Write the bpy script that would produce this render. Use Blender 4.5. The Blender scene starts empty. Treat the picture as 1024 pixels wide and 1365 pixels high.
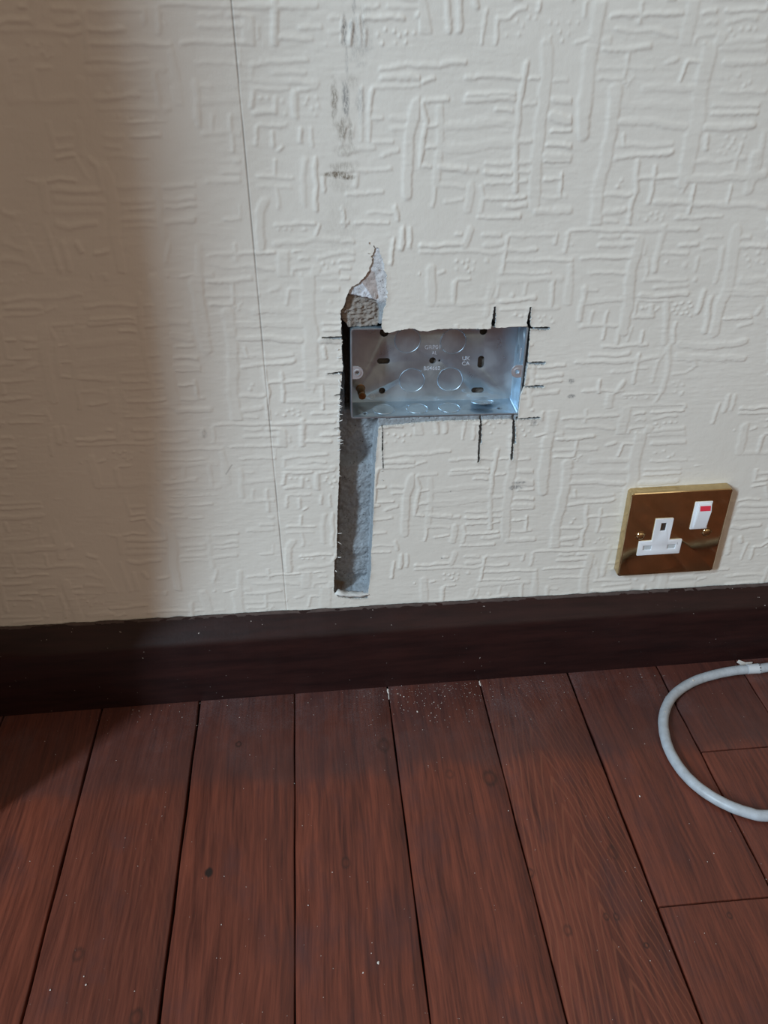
import bpy, bmesh, math, random
import numpy as np
from mathutils import Vector, Matrix

# ------------------------------------------------------------------ camera
CAM_LOC = (0.09535, -0.57532, 0.55328)
CAM_RIGHT = (0.996001, -0.089027, -0.007480)
CAM_UP = (0.054913, 0.543992, 0.837292)
CAM_FWD = (0.070472, 0.834354, -0.546705)
FOCAL_PX = 1123.43

sc = bpy.context.scene
C = sc.collection
cam_data = bpy.data.cameras.new('camera')
cam = bpy.data.objects.new('camera', cam_data)
C.objects.link(cam)
cam_data.sensor_fit = 'VERTICAL'
cam_data.sensor_height = 24.0
cam_data.lens = 24.0 * FOCAL_PX / 1365.0
cam_data.clip_start = 0.01
M = Matrix.Identity(4)
for i in range(3):
    M[i][0] = CAM_RIGHT[i]; M[i][1] = CAM_UP[i]; M[i][2] = -CAM_FWD[i]; M[i][3] = CAM_LOC[i]
cam.matrix_world = M
sc.camera = cam

# ------------------------------------------------------------------ light
sc.view_settings.view_transform = 'Standard'
sc.view_settings.look = 'None'
sc.view_settings.exposure = 0.12
sc.view_settings.gamma = 1.0
sc.view_settings.use_curve_mapping = False

world = bpy.data.worlds.new('room_ambient')
sc.world = world
world.use_nodes = True
wn = world.node_tree.nodes; wl = world.node_tree.links
wn.clear()
w_out = wn.new('ShaderNodeOutputWorld'); w_bg = wn.new('ShaderNodeBackground')
w_geo = wn.new('ShaderNodeTexCoord'); w_sep = wn.new('ShaderNodeSeparateXYZ'); w_ramp = wn.new('ShaderNodeValToRGB')
w_map = wn.new('ShaderNodeMapRange')
wl.new(w_geo.outputs['Generated'], w_sep.inputs[0])
wl.new(w_sep.outputs['Z'], w_map.inputs['Value'])
w_map.inputs['From Min'].default_value = -1.0; w_map.inputs['From Max'].default_value = 1.0
wl.new(w_map.outputs[0], w_ramp.inputs[0])
w_ramp.color_ramp.elements[0].position = 0.42; w_ramp.color_ramp.elements[0].color = (0.10, 0.055, 0.035, 1)
w_ramp.color_ramp.elements[1].position = 0.60; w_ramp.color_ramp.elements[1].color = (0.80, 0.62, 0.46, 1)
wl.new(w_ramp.outputs[0], w_bg.inputs[0]); wl.new(w_bg.outputs[0], w_out.inputs[0])
w_bg.inputs[1].default_value = 0.43

LIGHT_DIR = Vector((-0.66, -0.62, 0.50)).normalized()      # towards the window
def area_light(name, loc, target, sx, sy, power, color):
    d = bpy.data.lights.new(name, 'AREA'); d.shape = 'RECTANGLE'; d.size = sx; d.size_y = sy
    d.energy = power; d.color = color
    o = bpy.data.objects.new(name, d); C.objects.link(o)
    o.location = loc
    o.rotation_euler = (Vector(target) - Vector(loc)).to_track_quat('-Z', 'Y').to_euler()
    return o
WINDOW = Vector((0.1, 0, 0.3)) + LIGHT_DIR * 3.2
area_light('window_daylight', WINDOW, (0.1, 0, 0.3), 0.23, 1.0, 106.0, (0.64, 0.83, 0.99))
area_light('added_fill_light', (1.1, -2.4, 1.7), (0.3, 0, 0.2), 1.2, 1.2, 4.5, (1.0, 0.93, 0.85))  # added soft warm fill from the right, no known source

# ------------------------------------------------------------------ helpers
def tag(o, label=None, cat=None, group=None, kind=None):
    if label: o['label'] = label
    if cat: o['category'] = cat
    if group: o['group'] = group
    if kind: o['kind'] = kind
    return o

def empty(name, loc, rot=(0, 0, 0)):
    o = bpy.data.objects.new(name, None); C.objects.link(o)
    o.empty_display_size = 0.01
    o.location = loc; o.rotation_euler = rot
    return o

def link_mesh(name, me, mat=None, parent=None):
    o = bpy.data.objects.new(name, me); C.objects.link(o)
    if mat: me.materials.append(mat)
    if parent: o.parent = parent
    return o

def from_bm(name, bm, mat=None, parent=None, smooth=False, angle=35):
    me = bpy.data.meshes.new(name)
    bmesh.ops.recalc_face_normals(bm, faces=bm.faces)
    if smooth:
        for f in bm.faces: f.smooth = True
        lim = math.radians(angle)
        for e in bm.edges:
            if len(e.link_faces) == 2 and e.calc_face_angle(0) > lim: e.smooth = False
    bm.to_mesh(me); bm.free()
    return link_mesh(name, me, mat, parent)

def baked(o):
    """bake the modifiers of o into its mesh"""
    dg = bpy.context.evaluated_depsgraph_get(); dg.update()
    me = bpy.data.meshes.new_from_object(o.evaluated_get(dg), depsgraph=dg)
    old = o.data
    o.modifiers.clear(); o.data = me
    bpy.data.meshes.remove(old)
    return o

def cut(o, bms):
    """cut every closed bmesh in bms out of o"""
    tmp = []
    root = o.parent
    while root is not None and root.parent is not None: root = root.parent
    for b in bms:
        c = from_bm('cutter', b, None, root); tmp.append(c)
        m = o.modifiers.new('cut', 'BOOLEAN'); m.operation = 'DIFFERENCE'; m.solver = 'EXACT'; m.object = c
    baked(o)
    for c in tmp:
        me = c.data; bpy.data.objects.remove(c); bpy.data.meshes.remove(me)
    return o

def shade_by_angle(me, angle=35):
    bm = bmesh.new(); bm.from_mesh(me)
    lim = math.radians(angle)
    for f in bm.faces: f.smooth = True
    for e in bm.edges:
        e.smooth = not (len(e.link_faces) == 2 and e.calc_face_angle(0) > lim)
    bm.to_mesh(me); bm.free()

def prism(outline, y0, y1, bm=None, inset=0.0, depth=0.0):
    """solid from an x-z outline, back at y0, front at y1 (front is -y), optional bevelled front edge"""
    bm = bm or bmesh.new()
    n = len(outline)
    cx = sum(p[0] for p in outline) / n; cz = sum(p[1] for p in outline) / n
    rings = [[bm.verts.new((x, y0, z)) for x, z in outline]]
    if inset:
        w = max(p[0] for p in outline) - min(p[0] for p in outline)
        h = max(p[1] for p in outline) - min(p[1] for p in outline)
        for t in (0.0, 0.35, 0.7, 1.0):
            ii = inset * (1 - math.cos(t * math.pi / 2)); dd = depth * (1 - math.sin(t * math.pi / 2))
            kx = (w - 2 * ii) / w; kz = (h - 2 * ii) / h
            rings.append([bm.verts.new((cx + (x - cx) * kx, y1 + dd, cz + (z - cz) * kz)) for x, z in outline])
    else:
        rings.append([bm.verts.new((x, y1, z)) for x, z in outline])
    for a, b in zip(rings, rings[1:]):
        for i in range(n):
            bm.faces.new((a[i], a[(i + 1) % n], b[(i + 1) % n], b[i]))
    bm.faces.new(rings[0]); bm.faces.new(rings[-1])
    return bm

def rrect(w, h, r, cx=0, cz=0, seg=6):
    pts = []
    for sx, sz, a0 in ((1, 1, 0), (-1, 1, 90), (-1, -1, 180), (1, -1, 270)):
        for k in range(seg + 1):
            a = math.radians(a0 + 90 * k / seg)
            pts.append((cx + sx * (w / 2 - r) + r * math.cos(a), cz + sz * (h / 2 - r) + r * math.sin(a)))
    return pts

def circle(r, cx=0, cz=0, n=32):
    return [(cx + r * math.cos(2 * math.pi * k / n), cz + r * math.sin(2 * math.pi * k / n)) for k in range(n)]

def slot(w, h, cx, cz):
    return rrect(w, h, min(w, h) / 2 - 1e-5, cx, cz, 8)

def lathe(profile, n=32, bm=None, mat=None):
    """revolve (radius, height) pairs about z"""
    bm = bm or bmesh.new()
    rings = []
    for r, h in profile:
        if r < 1e-7: rings.append([bm.verts.new((0, 0, h))])
        else: rings.append([bm.verts.new((r * math.cos(2 * math.pi * k / n), r * math.sin(2 * math.pi * k / n), h)) for k in range(n)])
    for a, b in zip(rings, rings[1:]):
        for k in range(n):
            k2 = (k + 1) % n
            if len(a) == 1 and len(b) == 1: continue
            if len(a) == 1: bm.faces.new((a[0], b[k], b[k2]))
            elif len(b) == 1: bm.faces.new((a[k], a[k2], b[0]))
            else: bm.faces.new((a[k], a[k2], b[k2], b[k]))
    if mat is not None: bmesh.ops.transform(bm, matrix=mat, verts=bm.verts)
    return bm

FACING = Matrix.Rotation(math.radians(90), 4, 'X')          # +z of a lathe becomes -y (towards the room)

def text_mesh(name, body, size, loc, mat, parent, rot=(math.radians(90), 0, 0), extrude=0.00012):
    cu = bpy.data.curves.new(name, 'FONT'); cu.body = body; cu.size = size; cu.extrude = extrude
    cu.align_x = 'CENTER'; cu.align_y = 'CENTER'; cu.resolution_u = 2
    t = bpy.data.objects.new(name, cu); C.objects.link(t)
    dg = bpy.context.evaluated_depsgraph_get(); dg.update()
    me = bpy.data.meshes.new_from_object(t.evaluated_get(dg), depsgraph=dg)
    bpy.data.objects.remove(t); bpy.data.curves.remove(cu)
    me.name = name
    o = link_mesh(name, me, mat, parent)
    o.location = loc; o.rotation_euler = rot
    return o

# ------------------------------------------------------------------ noise on arrays
def vnoise(X, Z, scale, seed):
    rs = np.random.RandomState(seed)
    N = 256
    g = rs.rand(N, N).astype(np.float32) * 2 - 1
    fx = X / scale + 1000.0; fz = Z / scale + 1000.0
    ix = np.floor(fx).astype(np.int64); iz = np.floor(fz).astype(np.int64)
    tx = (fx - ix); tz = (fz - iz)
    tx = tx * tx * (3 - 2 * tx); tz = tz * tz * (3 - 2 * tz)
    a = g[ix % N, iz % N]; b = g[(ix + 1) % N, iz % N]; c = g[ix % N, (iz + 1) % N]; d = g[(ix + 1) % N, (iz + 1) % N]
    return (a * (1 - tx) + b * tx) * (1 - tz) + (c * (1 - tx) + d * tx) * tz

def fbm(X, Z, scale, seed, octs=3):
    out = 0; amp = 1.0
    for k in range(octs):
        out = out + amp * vnoise(X, Z, scale / 2 ** k, seed + k); amp *= 0.5
    return out

def seg_dist(X, Z, ax, az, bx, bz):
    dx, dz = bx - ax, bz - az
    L = dx * dx + dz * dz
    t = np.clip(((X - ax) * dx + (Z - az) * dz) / L, 0, 1) if L > 1e-9 else 0
    return np.hypot(X - ax - t * dx, Z - az - t * dz), t

def poly_sdf(X, Z, P):
    """signed distance to polygon, negative inside"""
    d = np.full(X.shape, 1e9); inside = np.zeros(X.shape, bool)
    n = len(P)
    for i in range(n):
        (ax, az), (bx, bz) = P[i], P[(i + 1) % n]
        d = np.minimum(d, seg_dist(X, Z, ax, az, bx, bz)[0])
        if az != bz:
            c = ((az > Z) != (bz > Z)) & (X < (bx - ax) * (Z - az) / (bz - az) + ax)
            inside ^= c
    return np.where(inside, -d, d)

def sstep(x):
    x = np.clip(x, 0, 1); return x * x * (3 - 2 * x)

# ------------------------------------------------------------------ measured data (millimetres on the wall: x to the right, z up)
PATCHES = [
    [168.3, 511.1, 262.1, 509.8, 274.3, 405.8, 169.9, 408.8],
    [262.6, 509.7, 386.8, 508.0, 414.5, 397.5, 275.3, 401.7],
    [275.3, 401.7, 414.5, 397.5, 447.2, 267.1, 290.2, 274.9],
    [169.9, 409.3, 277.9, 406.1, 287.0, 330.2, 171.1, 334.9],
    [60.7, 512.6, 120.8, 511.7, 116.4, 389.1, 48.6, 391.4],
    [120.3, 534.8, 167.9, 534.3, 171.0, 339.4, 113.2, 341.7],
    [140.0, 434.4, 170.5, 433.6, 172.2, 333.8, 138.7, 335.1],
    [203.6, 533.9, 283.2, 533.1, 286.7, 508.6, 205.0, 509.8],
    [283.2, 533.1, 380.8, 532.1, 387.0, 507.2, 286.7, 508.6],
    [-87.2, 474.8, 30.1, 472.4, 17.9, 377.2, -110.4, 381.8],
]
STROKES = """
0 7.7 246.3 512 248.2 489.1 247.2 475.1 246.3 458.4 245.9 439.9 246.9 414.5
0 3.3 234.6 500.4 233.7 489.3 232.8 478.6 231.8 467.6 231.7 456.4 232.6 442.5 233.3 425.3
0 2.6 197.6 492.9 213.6 493.1 231 492.8
0 3.2 197.5 480.6 208.3 481.2 220.5 480.5 229 480.5
0 2.2 217.3 474 227.7 474
0 5.2 186 464.7 203.1 465.5 217.8 466.6 228.9 466.4
0 5.7 185.2 452.7 203.8 452.5 213.6 454 229.8 454.4
0 3.8 182.4 442 199.4 439.3
0 2.5 199.5 438.1 207.1 437.9
0 2.2 213.1 442.4 229.4 442.9
0 2.5 212.8 436.9 229.9 437
0 2.3 213.8 430.2 230.3 431
0 2.1 213.1 420.1 240.2 420.2
0 3.4 227.6 415.7 234.2 414.6 240.6 415.3
0 3.1 210 407.9 221.7 407.5 237.3 407.6
0 4.9 181.4 476.3 182.2 464.2 181.7 446.1 180.3 429.7
0 2.9 170.6 479.8 172.6 468.9 171.6 457.7 169.4 441.8
0 1.9 173.8 465.5 179.9 465.4
0 2 173.5 452.6 179 452.5
0 2 171.9 441.7 176.8 441.6
0 2.4 172.3 480.8 186.7 481.6
0 2.5 182.2 429 198.7 428.6
0 2 179.9 427.9 178.5 416.5
0 1.8 186.3 419.9 197.8 419.6
0 5.1 203.5 429.1 202.6 413.3
0 2.5 210.7 428.9 212.4 421.6 210.8 411.8
0 4.1 248.8 411.4 265.8 411.7 281.8 409.8
0 2.1 253.6 490.1 261.4 489.9
0 4.1 254.1 479.3 269.5 478.5
0 5.7 254.4 470 262.2 467 270.8 467.4
0 2 254.1 461.4 269.2 460.7
0 3 252.5 452.7 265.1 452.2 285.4 452
0 4.3 251.9 445.6 287.6 444.7
0 1.8 251.5 443 268.7 442.6
0 1.8 272.6 442.5 284.1 442.2
0 1.8 252.6 432 262.9 432.3
0 1.8 263.9 434.7 264.7 421.4
0 2.1 251.8 420.2 268.7 420.1
0 2.3 274.1 419.3 283.2 419
0 2 278.1 468.9 286.9 468.2
0 1.8 277.9 468.4 278.5 461.1
0 2.2 278.6 460.5 286.1 460.9
0 2 237.7 491.4 243.2 491.3
0 2.2 235.9 477.5 241.4 477.9
0 2.5 233.5 455.2 240.9 455.3
0 2.3 233.8 442.7 242 443.3
0 1.8 234.3 437.2 241.3 437
0 1.8 233.6 430.5 240.6 430.5
0 2.8 168.4 500.4 196.6 501
0 1.7 198.6 483.6 228.7 483.6
0 2.1 169.8 491.5 176.8 492.4
1 8.8 274.8 511.6 274.7 494 274.3 477.8 275.5 458.9
1 8.2 293.1 484.6 293.6 468.6 293.3 448.1 290.5 431.6 290.5 412 291.6 389
1 2.9 282.7 506.4 294.1 506.4 310.8 507.4
1 1.9 297.6 507.2 297.9 498.9 297.1 490.4
1 2.2 281 496.5 314.5 496.3
1 2.2 282.4 490.7 296.5 490.6
1 1.5 298.1 488.2
1 1.5 301.6 489.3
1 1.5 303.8 491.2
1 1.5 300 486.3
1 2.9 323.2 499.3 328.9 501.5
1 1.7 336.3 499.3 334.3 489.2
1 1.7 336.5 500.2 344.5 499.7
1 4.7 311.5 485.3 327.1 484.7 343.2 484.8
1 4.7 298.2 475.4 316.3 474.8 344 474.5
1 4.3 299.1 465.1 320.6 464.5 342.6 462.2
1 1.8 302.8 457.1 303.4 451.4
1 2.8 299.8 452 320.4 451 335.6 451.8
1 2.8 299.6 444.5 318.8 445.2 336.6 446.5
1 9.8 350.8 510.6 349.6 495.9 348.8 481.9 350.5 467.5 348.9 456.1 348.7 437.3 347.3 427.7
1 2.2 363.1 482.6 393.3 482.2
1 2.3 359.2 474.3 389.1 473.9
1 2.3 359.6 469.6 389 469
1 4.4 356.7 461.7 388.3 461.3
1 3.7 358.3 506.9 387.2 506.4
1 3.7 361.4 498.4 389 499.4
1 1.7 364.5 490.4
1 1.8 371.7 491.3
1 1.8 380.3 486.8
1 1.8 376.9 485.3
1 2.8 358.6 455.9 360.2 448.3
1 1.7 372.2 455.6
1 1.7 377.7 454.3
1 1.7 384.6 455.3
1 1.7 370.6 451
1 1.7 374.9 449.2
1 1.7 369 446.4
1 1.7 373.2 445.1
1 1.7 379.3 447.3
1 1.7 376.9 451.8
1 1.8 383 450.7 382.6 441.3 382.3 434.1
1 2.8 353.5 439.9 366.5 439.9 387.2 441.2
1 5.4 350.1 430.1 376.6 429.7 405.9 431.7
1 2.1 350.6 427.6 349.1 421.6
1 1.8 356.2 426.3 355.2 407.6
1 1.6 381.8 424.4 381.6 413.2
1 3.4 330.4 415.3 367 412.4 411.3 410.5
1 2.2 347.2 403.8 379.7 403.8
1 2.8 313.7 440.6 315.8 423.7 314.9 412.6 314 401.2
1 2.1 316.6 431 342.1 430.9
1 2.1 327.4 437.9 327.2 425.8 326.5 414.7
1 2.6 296.5 421.1 312.3 420.7
1 1.8 304.4 429.5
1 1.8 303 425.9
1 3.7 296.2 409.1 303.4 409.4 309.9 410.8
1 1.9 296.3 403.7 305.7 402.8
1 1.6 329.1 407.1
1 1.6 332.9 408.3
1 1.6 337.3 406.3
1 1.6 327.1 403.4
1 1.6 332.4 403.9
1 1.6 336.6 402.9
1 1.6 321.5 404.8
1 3.8 295.6 398.6 340.4 396.6 363.4 396.9
1 6.6 394.6 443.4 394.5 421.6
1 3.9 397 455.1 398.1 428.9
2 2.1 275.7 398.2 295.8 397.3
2 3 295.8 397.5 329.6 396.2 363.6 396.2
2 2.4 296.4 393 308.6 392.2
2 2.7 312.7 392.2 322.3 391.5
2 2.7 295.9 387.2 321.8 386.3
2 2.4 284.8 378.7 321.7 377.9
2 1.9 291.6 368.1 318 366.8
2 7.4 323.8 388.6 322.3 374.1 321.7 360.5 322.9 343.7 322.9 323.4
2 4 339.6 401.1 339.2 384.2 338.5 368.1
2 1.9 328.9 385.8 329 379.9
2 2 332.4 375.8 333.2 365.3
2 2.5 342 379.8 360 379.5
2 2.2 354.1 385.3 365.8 385.3
2 3.4 360.2 371.4
2 2 346.5 373.9
2 3.1 369.7 360.1
2 2.2 371.7 389.7 382.7 390
2 2 370.4 382.9 380.1 382.6
2 2.3 368.3 375.9 368.2 366.4
2 2.8 385.8 382 385.8 369.2 384.8 357.5
2 8 393 394.3 394.4 371.6 395.6 353.6 393 339.5 392.1 319.8
2 2.5 332.6 362.2 349.5 361.1 363.6 361.1
2 2.8 340.6 356.3 364.4 356.9
2 3.4 330.3 350.7 343.1 349.7 365.7 350.2
2 1.7 329.5 346.9 355.3 345.3
2 2.5 397.4 388.9 403.7 388.7
2 2.8 398 383.3 418.2 382.7
2 2.1 403.7 376.7
2 2.6 412.6 377.8
2 2 406.7 373
2 2 413.3 372.1
2 2 408.5 368.4
2 2 417.6 371.5
2 5.1 405.1 358.9 424 359.6
2 5.8 399.9 350.4 426.8 348.5
2 1.4 328.4 344.9 329.5 333.4
2 4 340.8 343 342.1 335 330.1 334.3
2 1.9 333.2 341.1
2 1.8 336.7 341.7
2 1.8 345 339.2
2 1.8 346.9 340.6
2 2 359.3 343
2 2 363.5 343.5
2 2 368.5 343.3
2 2 357.9 338.7
2 2 362.1 339.3
2 2 366.4 339.1
2 2 370.5 340.4
2 2 359.9 335.8
2 2 364.4 334.9
2 2 368.6 335.4
2 2.1 371.9 333.1
2 4.3 352.4 345.4 353.6 330.9 355.4 313.1
2 3.4 378.6 351.4 377.6 344.4 376.9 335.8
2 3.5 384.5 347 384.5 334.1 384.6 320.8
2 3.6 289.1 356.9 288.9 345 288.2 333.6
2 2 287.6 355.5 298.1 355.1
2 3.6 288.8 346.4 320.9 347.7
2 2 296.7 339 296.6 328.9
2 2 308.1 338.5 308.1 318.1
2 2.6 290.3 328.4 316.7 328.1
2 2.3 320 342.3 319.4 314.7
2 2.4 308.9 312.1 329.3 312 342.2 312.9
2 2.9 299.6 305.7 315.7 305 328.8 305.5
2 3.5 290.1 300.1 337 300.2 352.8 302.9
2 2.4 337 304.8 337 281.5
2 2.1 319.1 292.1 344.8 292.9
2 1.7 329.2 326.1 327.2 315.8
2 1.7 337.7 322.8 337.6 314.6
2 3.9 329.3 283.2 324.4 274.2
2 2.4 309.8 284.4 311.8 258.6
2 2.1 298.8 277 329.7 275.8
2 2.4 298.2 269.8 308.8 269.3
2 2.1 299.1 262.5 305.1 263
2 2.4 357.6 306.2 352.1 298 351.9 282.4
2 3.8 359.3 309.9 362.1 288.2 359.7 263.5
2 2.4 361.4 327.7 362.7 312.8
2 5.3 367.5 311.1 394.6 308.4 417.6 311.6
2 5 367.7 302.2 390.5 299.4 419.3 298.1
2 2.1 367.6 298.6 381.1 298.3 384.3 293.5 377.8 288.3 367.4 288
2 2.1 368.8 280
2 2.1 373.1 281.4
2 2.1 371.7 276.7
2 2.2 376.8 277.7
2 2.1 371.1 271.9
2 2.2 377.4 270.8
2 2.4 329.6 271.5 356.8 271.3
2 2 334.9 266.4
2 2 341.1 265.3
2 2 345.3 267.5
2 4.3 333.1 258.3 352.7 259.8 383.4 259.5
2 2.5 343 253.7 385 251.5
2 3.2 408.7 330.9 417.5 330.6
2 2.7 410.2 324.5 418.8 325.4
2 2.1 398.6 330.3 413.3 330
2 2.9 424.4 338.3 421.4 332.6
3 2.7 231.6 396.4 262.2 395.4
3 2.4 228.4 386.2 250.5 385.4
3 2.4 231.6 378.7 262.7 378.2 308.2 377.4
3 1.9 226.9 370.2 262.2 369.1
3 2.4 230.4 394.9 229.4 381.9 228.2 370
3 2.4 213.8 397.3 225.1 396.3
3 3.2 214.9 390.2 226.8 390.6
3 2.4 170.2 386.8 227.2 384.9
3 2.6 170.2 391.4 199.7 390.5
3 4.9 204.9 400.8 201.7 389.4
3 1.8 194.8 397.3 198.1 397.4
3 2.4 264.4 395.1 263.5 389.4
3 2.4 272.5 396.1 271.5 383.8
3 1.9 273.9 398 281.9 397.8
3 2 279.3 392
3 1.7 276.5 387.6
3 1.7 281.2 387.4
3 1.7 196.9 379.1
3 1.7 200.9 377.6
3 1.7 204.9 378.8
3 1.7 209 377.3
3 1.9 203.7 374.9
3 1.7 205.9 372.1
3 1.7 208.5 373.4
3 1.7 196.4 373.8
3 2.4 217.5 379.7
3 6.7 178.4 374.4 179 351.4
3 1.9 183.8 371.6 187.8 372.1
3 2.2 196.7 367.1 206.1 367
3 3.5 195.5 364.4 194.6 350.8
3 3.8 183.1 349.8 203.6 349.6 222.8 349.7
3 4.3 221.5 359.4 219.1 341.4
3 3.8 227.2 364.7 270.9 365.1
3 1.9 226.2 360.6 225.9 353.7
3 2.2 246.5 362.6 245.8 354.4
3 3 229.6 350.5 253 351
3 3.4 236.8 354.7
3 2.5 230.1 343.8 271.8 343.6
3 2.8 265.8 363.3 266.1 345.2
3 5.8 277.7 373.7 278.4 347.6
3 3.6 287.9 357 286.1 347.3
3 2.2 290 355.2 298.3 354.9
3 1.8 240.2 338.4
3 1.8 244.4 337.6
3 1.8 248.5 338.8
3 2 258.4 337.7
3 2 261.9 338
3 2 266.9 336.7
3 2 260.2 334.1
3 2 268.7 333
4 2.5 67.2 502.7 75.7 503.9 89 503.2 99.7 504.3
4 1.2 66.9 501.9 65.8 494
4 2.3 78.8 497.5 98.4 497
4 3.3 67.6 492.7 105.3 491.4
4 2.3 65.9 488.5 87.9 488.1
4 2.3 65.8 487.1 64.4 478.9
4 2.9 79.9 483.5 78.7 476.1 66.1 475.3
4 1.6 70.4 483.7
4 1.6 74.9 483.2
4 2.2 83.8 481.4
4 1.6 85.2 474.7
4 1.6 97.4 479.9
4 1.5 99 482.8
4 1.5 104.9 483.5
4 2 105.1 478.9
4 2.2 101.4 477.3
4 1.5 103.5 473.5
4 2 94.2 487.6 105.2 489.6
4 3.9 91.9 485.8 91.5 473.3
4 2 68.2 468.3 84.7 468
4 1.5 67.3 467 64.8 456.8
4 1.9 76.3 464.3 75.9 455.7
4 1.5 82 455.5 79 453
4 2 94 465.6 93.8 457.9
4 2 100.8 465.5 100.7 455.1
4 1.3 76.5 447.7 75.8 438.8
4 1.9 65.5 438 86.4 437.4
4 1.9 65.1 432.7 85 431.1
4 1.3 76.8 430.6 76.4 418.5
4 3.6 95.5 447.3 93 436.6 93 420.9
4 2.7 101.8 447.1 101.2 416.9
4 2.3 106.3 436.2 106.5 428.4
4 5.8 68 422.5 64.1 416 62.6 393.4
4 2.2 73.6 408.1 99.1 407.6
4 2.2 102 406.3 99.7 399.6
4 1.4 75.4 405
4 1.4 80.2 404.9
4 1.4 84.1 404.5
4 1.4 93 404.5
4 3.4 72.6 395.4 98.5 397.2 124.4 395.1
5 1.7 135.6 531.3 142.5 531.6
5 2.3 135.5 525.9 149.4 525.9 158.1 525.5
5 1.5 132.1 526.5 133.5 512.1
5 1.8 133 488.4 132.2 475.3 131.4 458.4
5 2.2 121.7 525.9 120.4 513.8
5 2.2 127.7 523.6 126.9 512.2
5 1.7 136.3 519.7 135.7 512.1
5 2.5 149.4 531.1 165.1 530.6 177.3 530.6
5 3 166.9 526.5 176.5 526
5 1.6 143.1 517.3
5 1.6 147.6 520.2
5 1.6 152.9 518.9
5 1.9 160 517.7
5 1.6 156.4 516
5 1.6 165.2 517.7
5 1.6 145.8 512.3
5 1.6 153.3 512.4
5 1.6 160.4 512.5
5 2.7 144.8 498.8 156.5 500.2 176.3 500.1 194.4 499.6
5 3.2 145.7 493.8 163.7 494.3 176.5 492.5
5 2.2 140.2 489.1 153.8 488.7 171.1 489.8
5 2.3 139.3 488.3 137.3 475.2 136.5 458.3
5 2.1 139 470.8 145.5 470.4
5 3 151 470.3 160.3 470.4
5 2.4 151 464.4 160.3 464.6
5 1.9 138.8 457.3 151 456.9
5 6.4 167.6 479.6 164 467.1 162.3 454.2 161.5 436.5 161.6 424.6
5 2 122.4 468 119.3 456.9
5 2 127 467.9 125.9 460.2
5 2.8 119.1 451.7 139.7 453.9
5 2.4 114.9 440.4 126.3 440.5 133.8 439.7
5 1.3 115.7 437.6 124.2 436.5
5 2.8 128.1 437.3 127.4 431
5 2.1 122 425.7 145.1 426
5 2.8 145.3 448.5 151 450.1 154.8 451.8
5 1.9 134.8 440.3 151 440.8
5 3 152.8 416.4 154.8 408.8
5 1.3 135.3 413.2 154.8 413.1
5 1.6 127.3 406.8 147.9 406.6
5 3.4 158.8 402.9 157.8 389.3
5 2.4 163.7 402.8 162.9 390.1
5 2 152.8 395.4 149.8 379.6
5 2 112 415.7 117.9 416.5
5 2 118.8 415.5 119.4 405.1
5 2.1 111.7 407.3 121.4 407
5 2.4 113.1 394.7 125 394.8
5 2.2 112.9 387.8 124.8 387.4
5 1.8 112.7 382.8 124.7 382.4
5 2 114.5 377.8 122.5 376.5
5 2 112.2 370.7 121.3 370.4
6 2.4 155.4 387.5 179.6 386.7
6 3 159 384.4 159.6 364
6 2.6 163.6 372.1 174.9 371.7
6 2.1 163.1 368 173.9 368.7
6 2 151.4 372.5 157.5 373.8
6 2.6 156.5 370.3 151.4 366.4
6 3.1 163.7 363.3 171.9 363
6 2.1 145.1 353.5 155.5 353.7
6 2.3 163.8 353.9 173.1 354.6
6 1.7 159.6 355.6 157.6 341.8
6 2.3 163.8 348 173.3 348.2
6 1.4 163.9 346.9 173.3 347.1
6 4.5 177.8 379.7 177.3 355 175.6 337.8
6 2.5 182 373.5 184.1 371.4
6 1.5 145 341.2 163.9 341.6
7 2.3 207.7 527.9 206.7 518.8 206.6 508.7
7 2.5 215.7 524.9 222.7 525.2 226 528.4 231.2 530
7 2 215.6 523.3 214.2 509.4
7 1.4 227.4 523.1
7 1.8 234.4 524.2
7 1.4 238.9 524.4
7 1.3 231.2 519.9
7 1.4 220.8 515.2
7 1.4 228.5 515.1
7 1.4 247.2 521.7
7 1.6 251.8 521.3
7 1.5 259.4 521.2
7 1.6 264.4 521.2
7 1.5 253.6 516.3
7 1.5 259.6 515.4
7 1.7 256 511.6
7 1.3 248.4 514.4
7 1.3 234 508.8
7 1.3 228.6 507.3
7 6.3 246.1 510.5 248 486.4
7 2.2 239.7 534.3 239.4 528.3
7 2.3 268.9 534 267.7 524.9
7 7.5 276.7 531.6 275.7 517.9 275.4 506.2 275.8 492.5
7 1.7 264.8 510.4 271.9 511.9
7 1.5 265.4 505.1 271 505.1
7 4.7 282.1 510.8 300.7 510.2
8 2.3 284.4 524.6 300.6 525.5
8 2.4 304.8 524.9 317.9 525.5 328.3 525.9
8 1.8 303.1 533.6 302.6 521.5
8 2.8 289.6 517.4 302 516.6 316.8 516.2 326.9 514.2
8 8.1 334.7 533.3 333.7 517.2 333.4 506.9
8 5.7 361.5 498.5 349.9 499.5 355.4 509 354.1 506.7
8 5.6 355.5 513 355.1 492.8
8 2 341.7 525.8 348.9 526.5
8 2 356.1 527.1 382 527.3
8 1.8 344.9 521.5 351.4 521.4
8 2.3 358.3 521.3 376.6 522.7
8 2.1 340.5 513.3 351.9 514.8
8 1.7 339.7 511.6 339.4 507.7
8 2.1 346.2 509.6
8 1.7 360.3 516.9
8 1.7 367.5 516
8 1.5 362.8 514.1
8 1.7 372.9 516.7
8 1.7 377.4 517.4
8 3.6 359.4 510.2 386.1 510.8
9 3.3 -65.2 433.7 -50.6 432.8 -35.7 432.9
9 3.6 -64.2 427.4 -35.8 426.1
9 4.1 -66.2 420.8 -50.6 421.1 -37.6 420
9 4.1 -66.8 412.5 -59.9 410.8 -42.7 411.8
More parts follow.
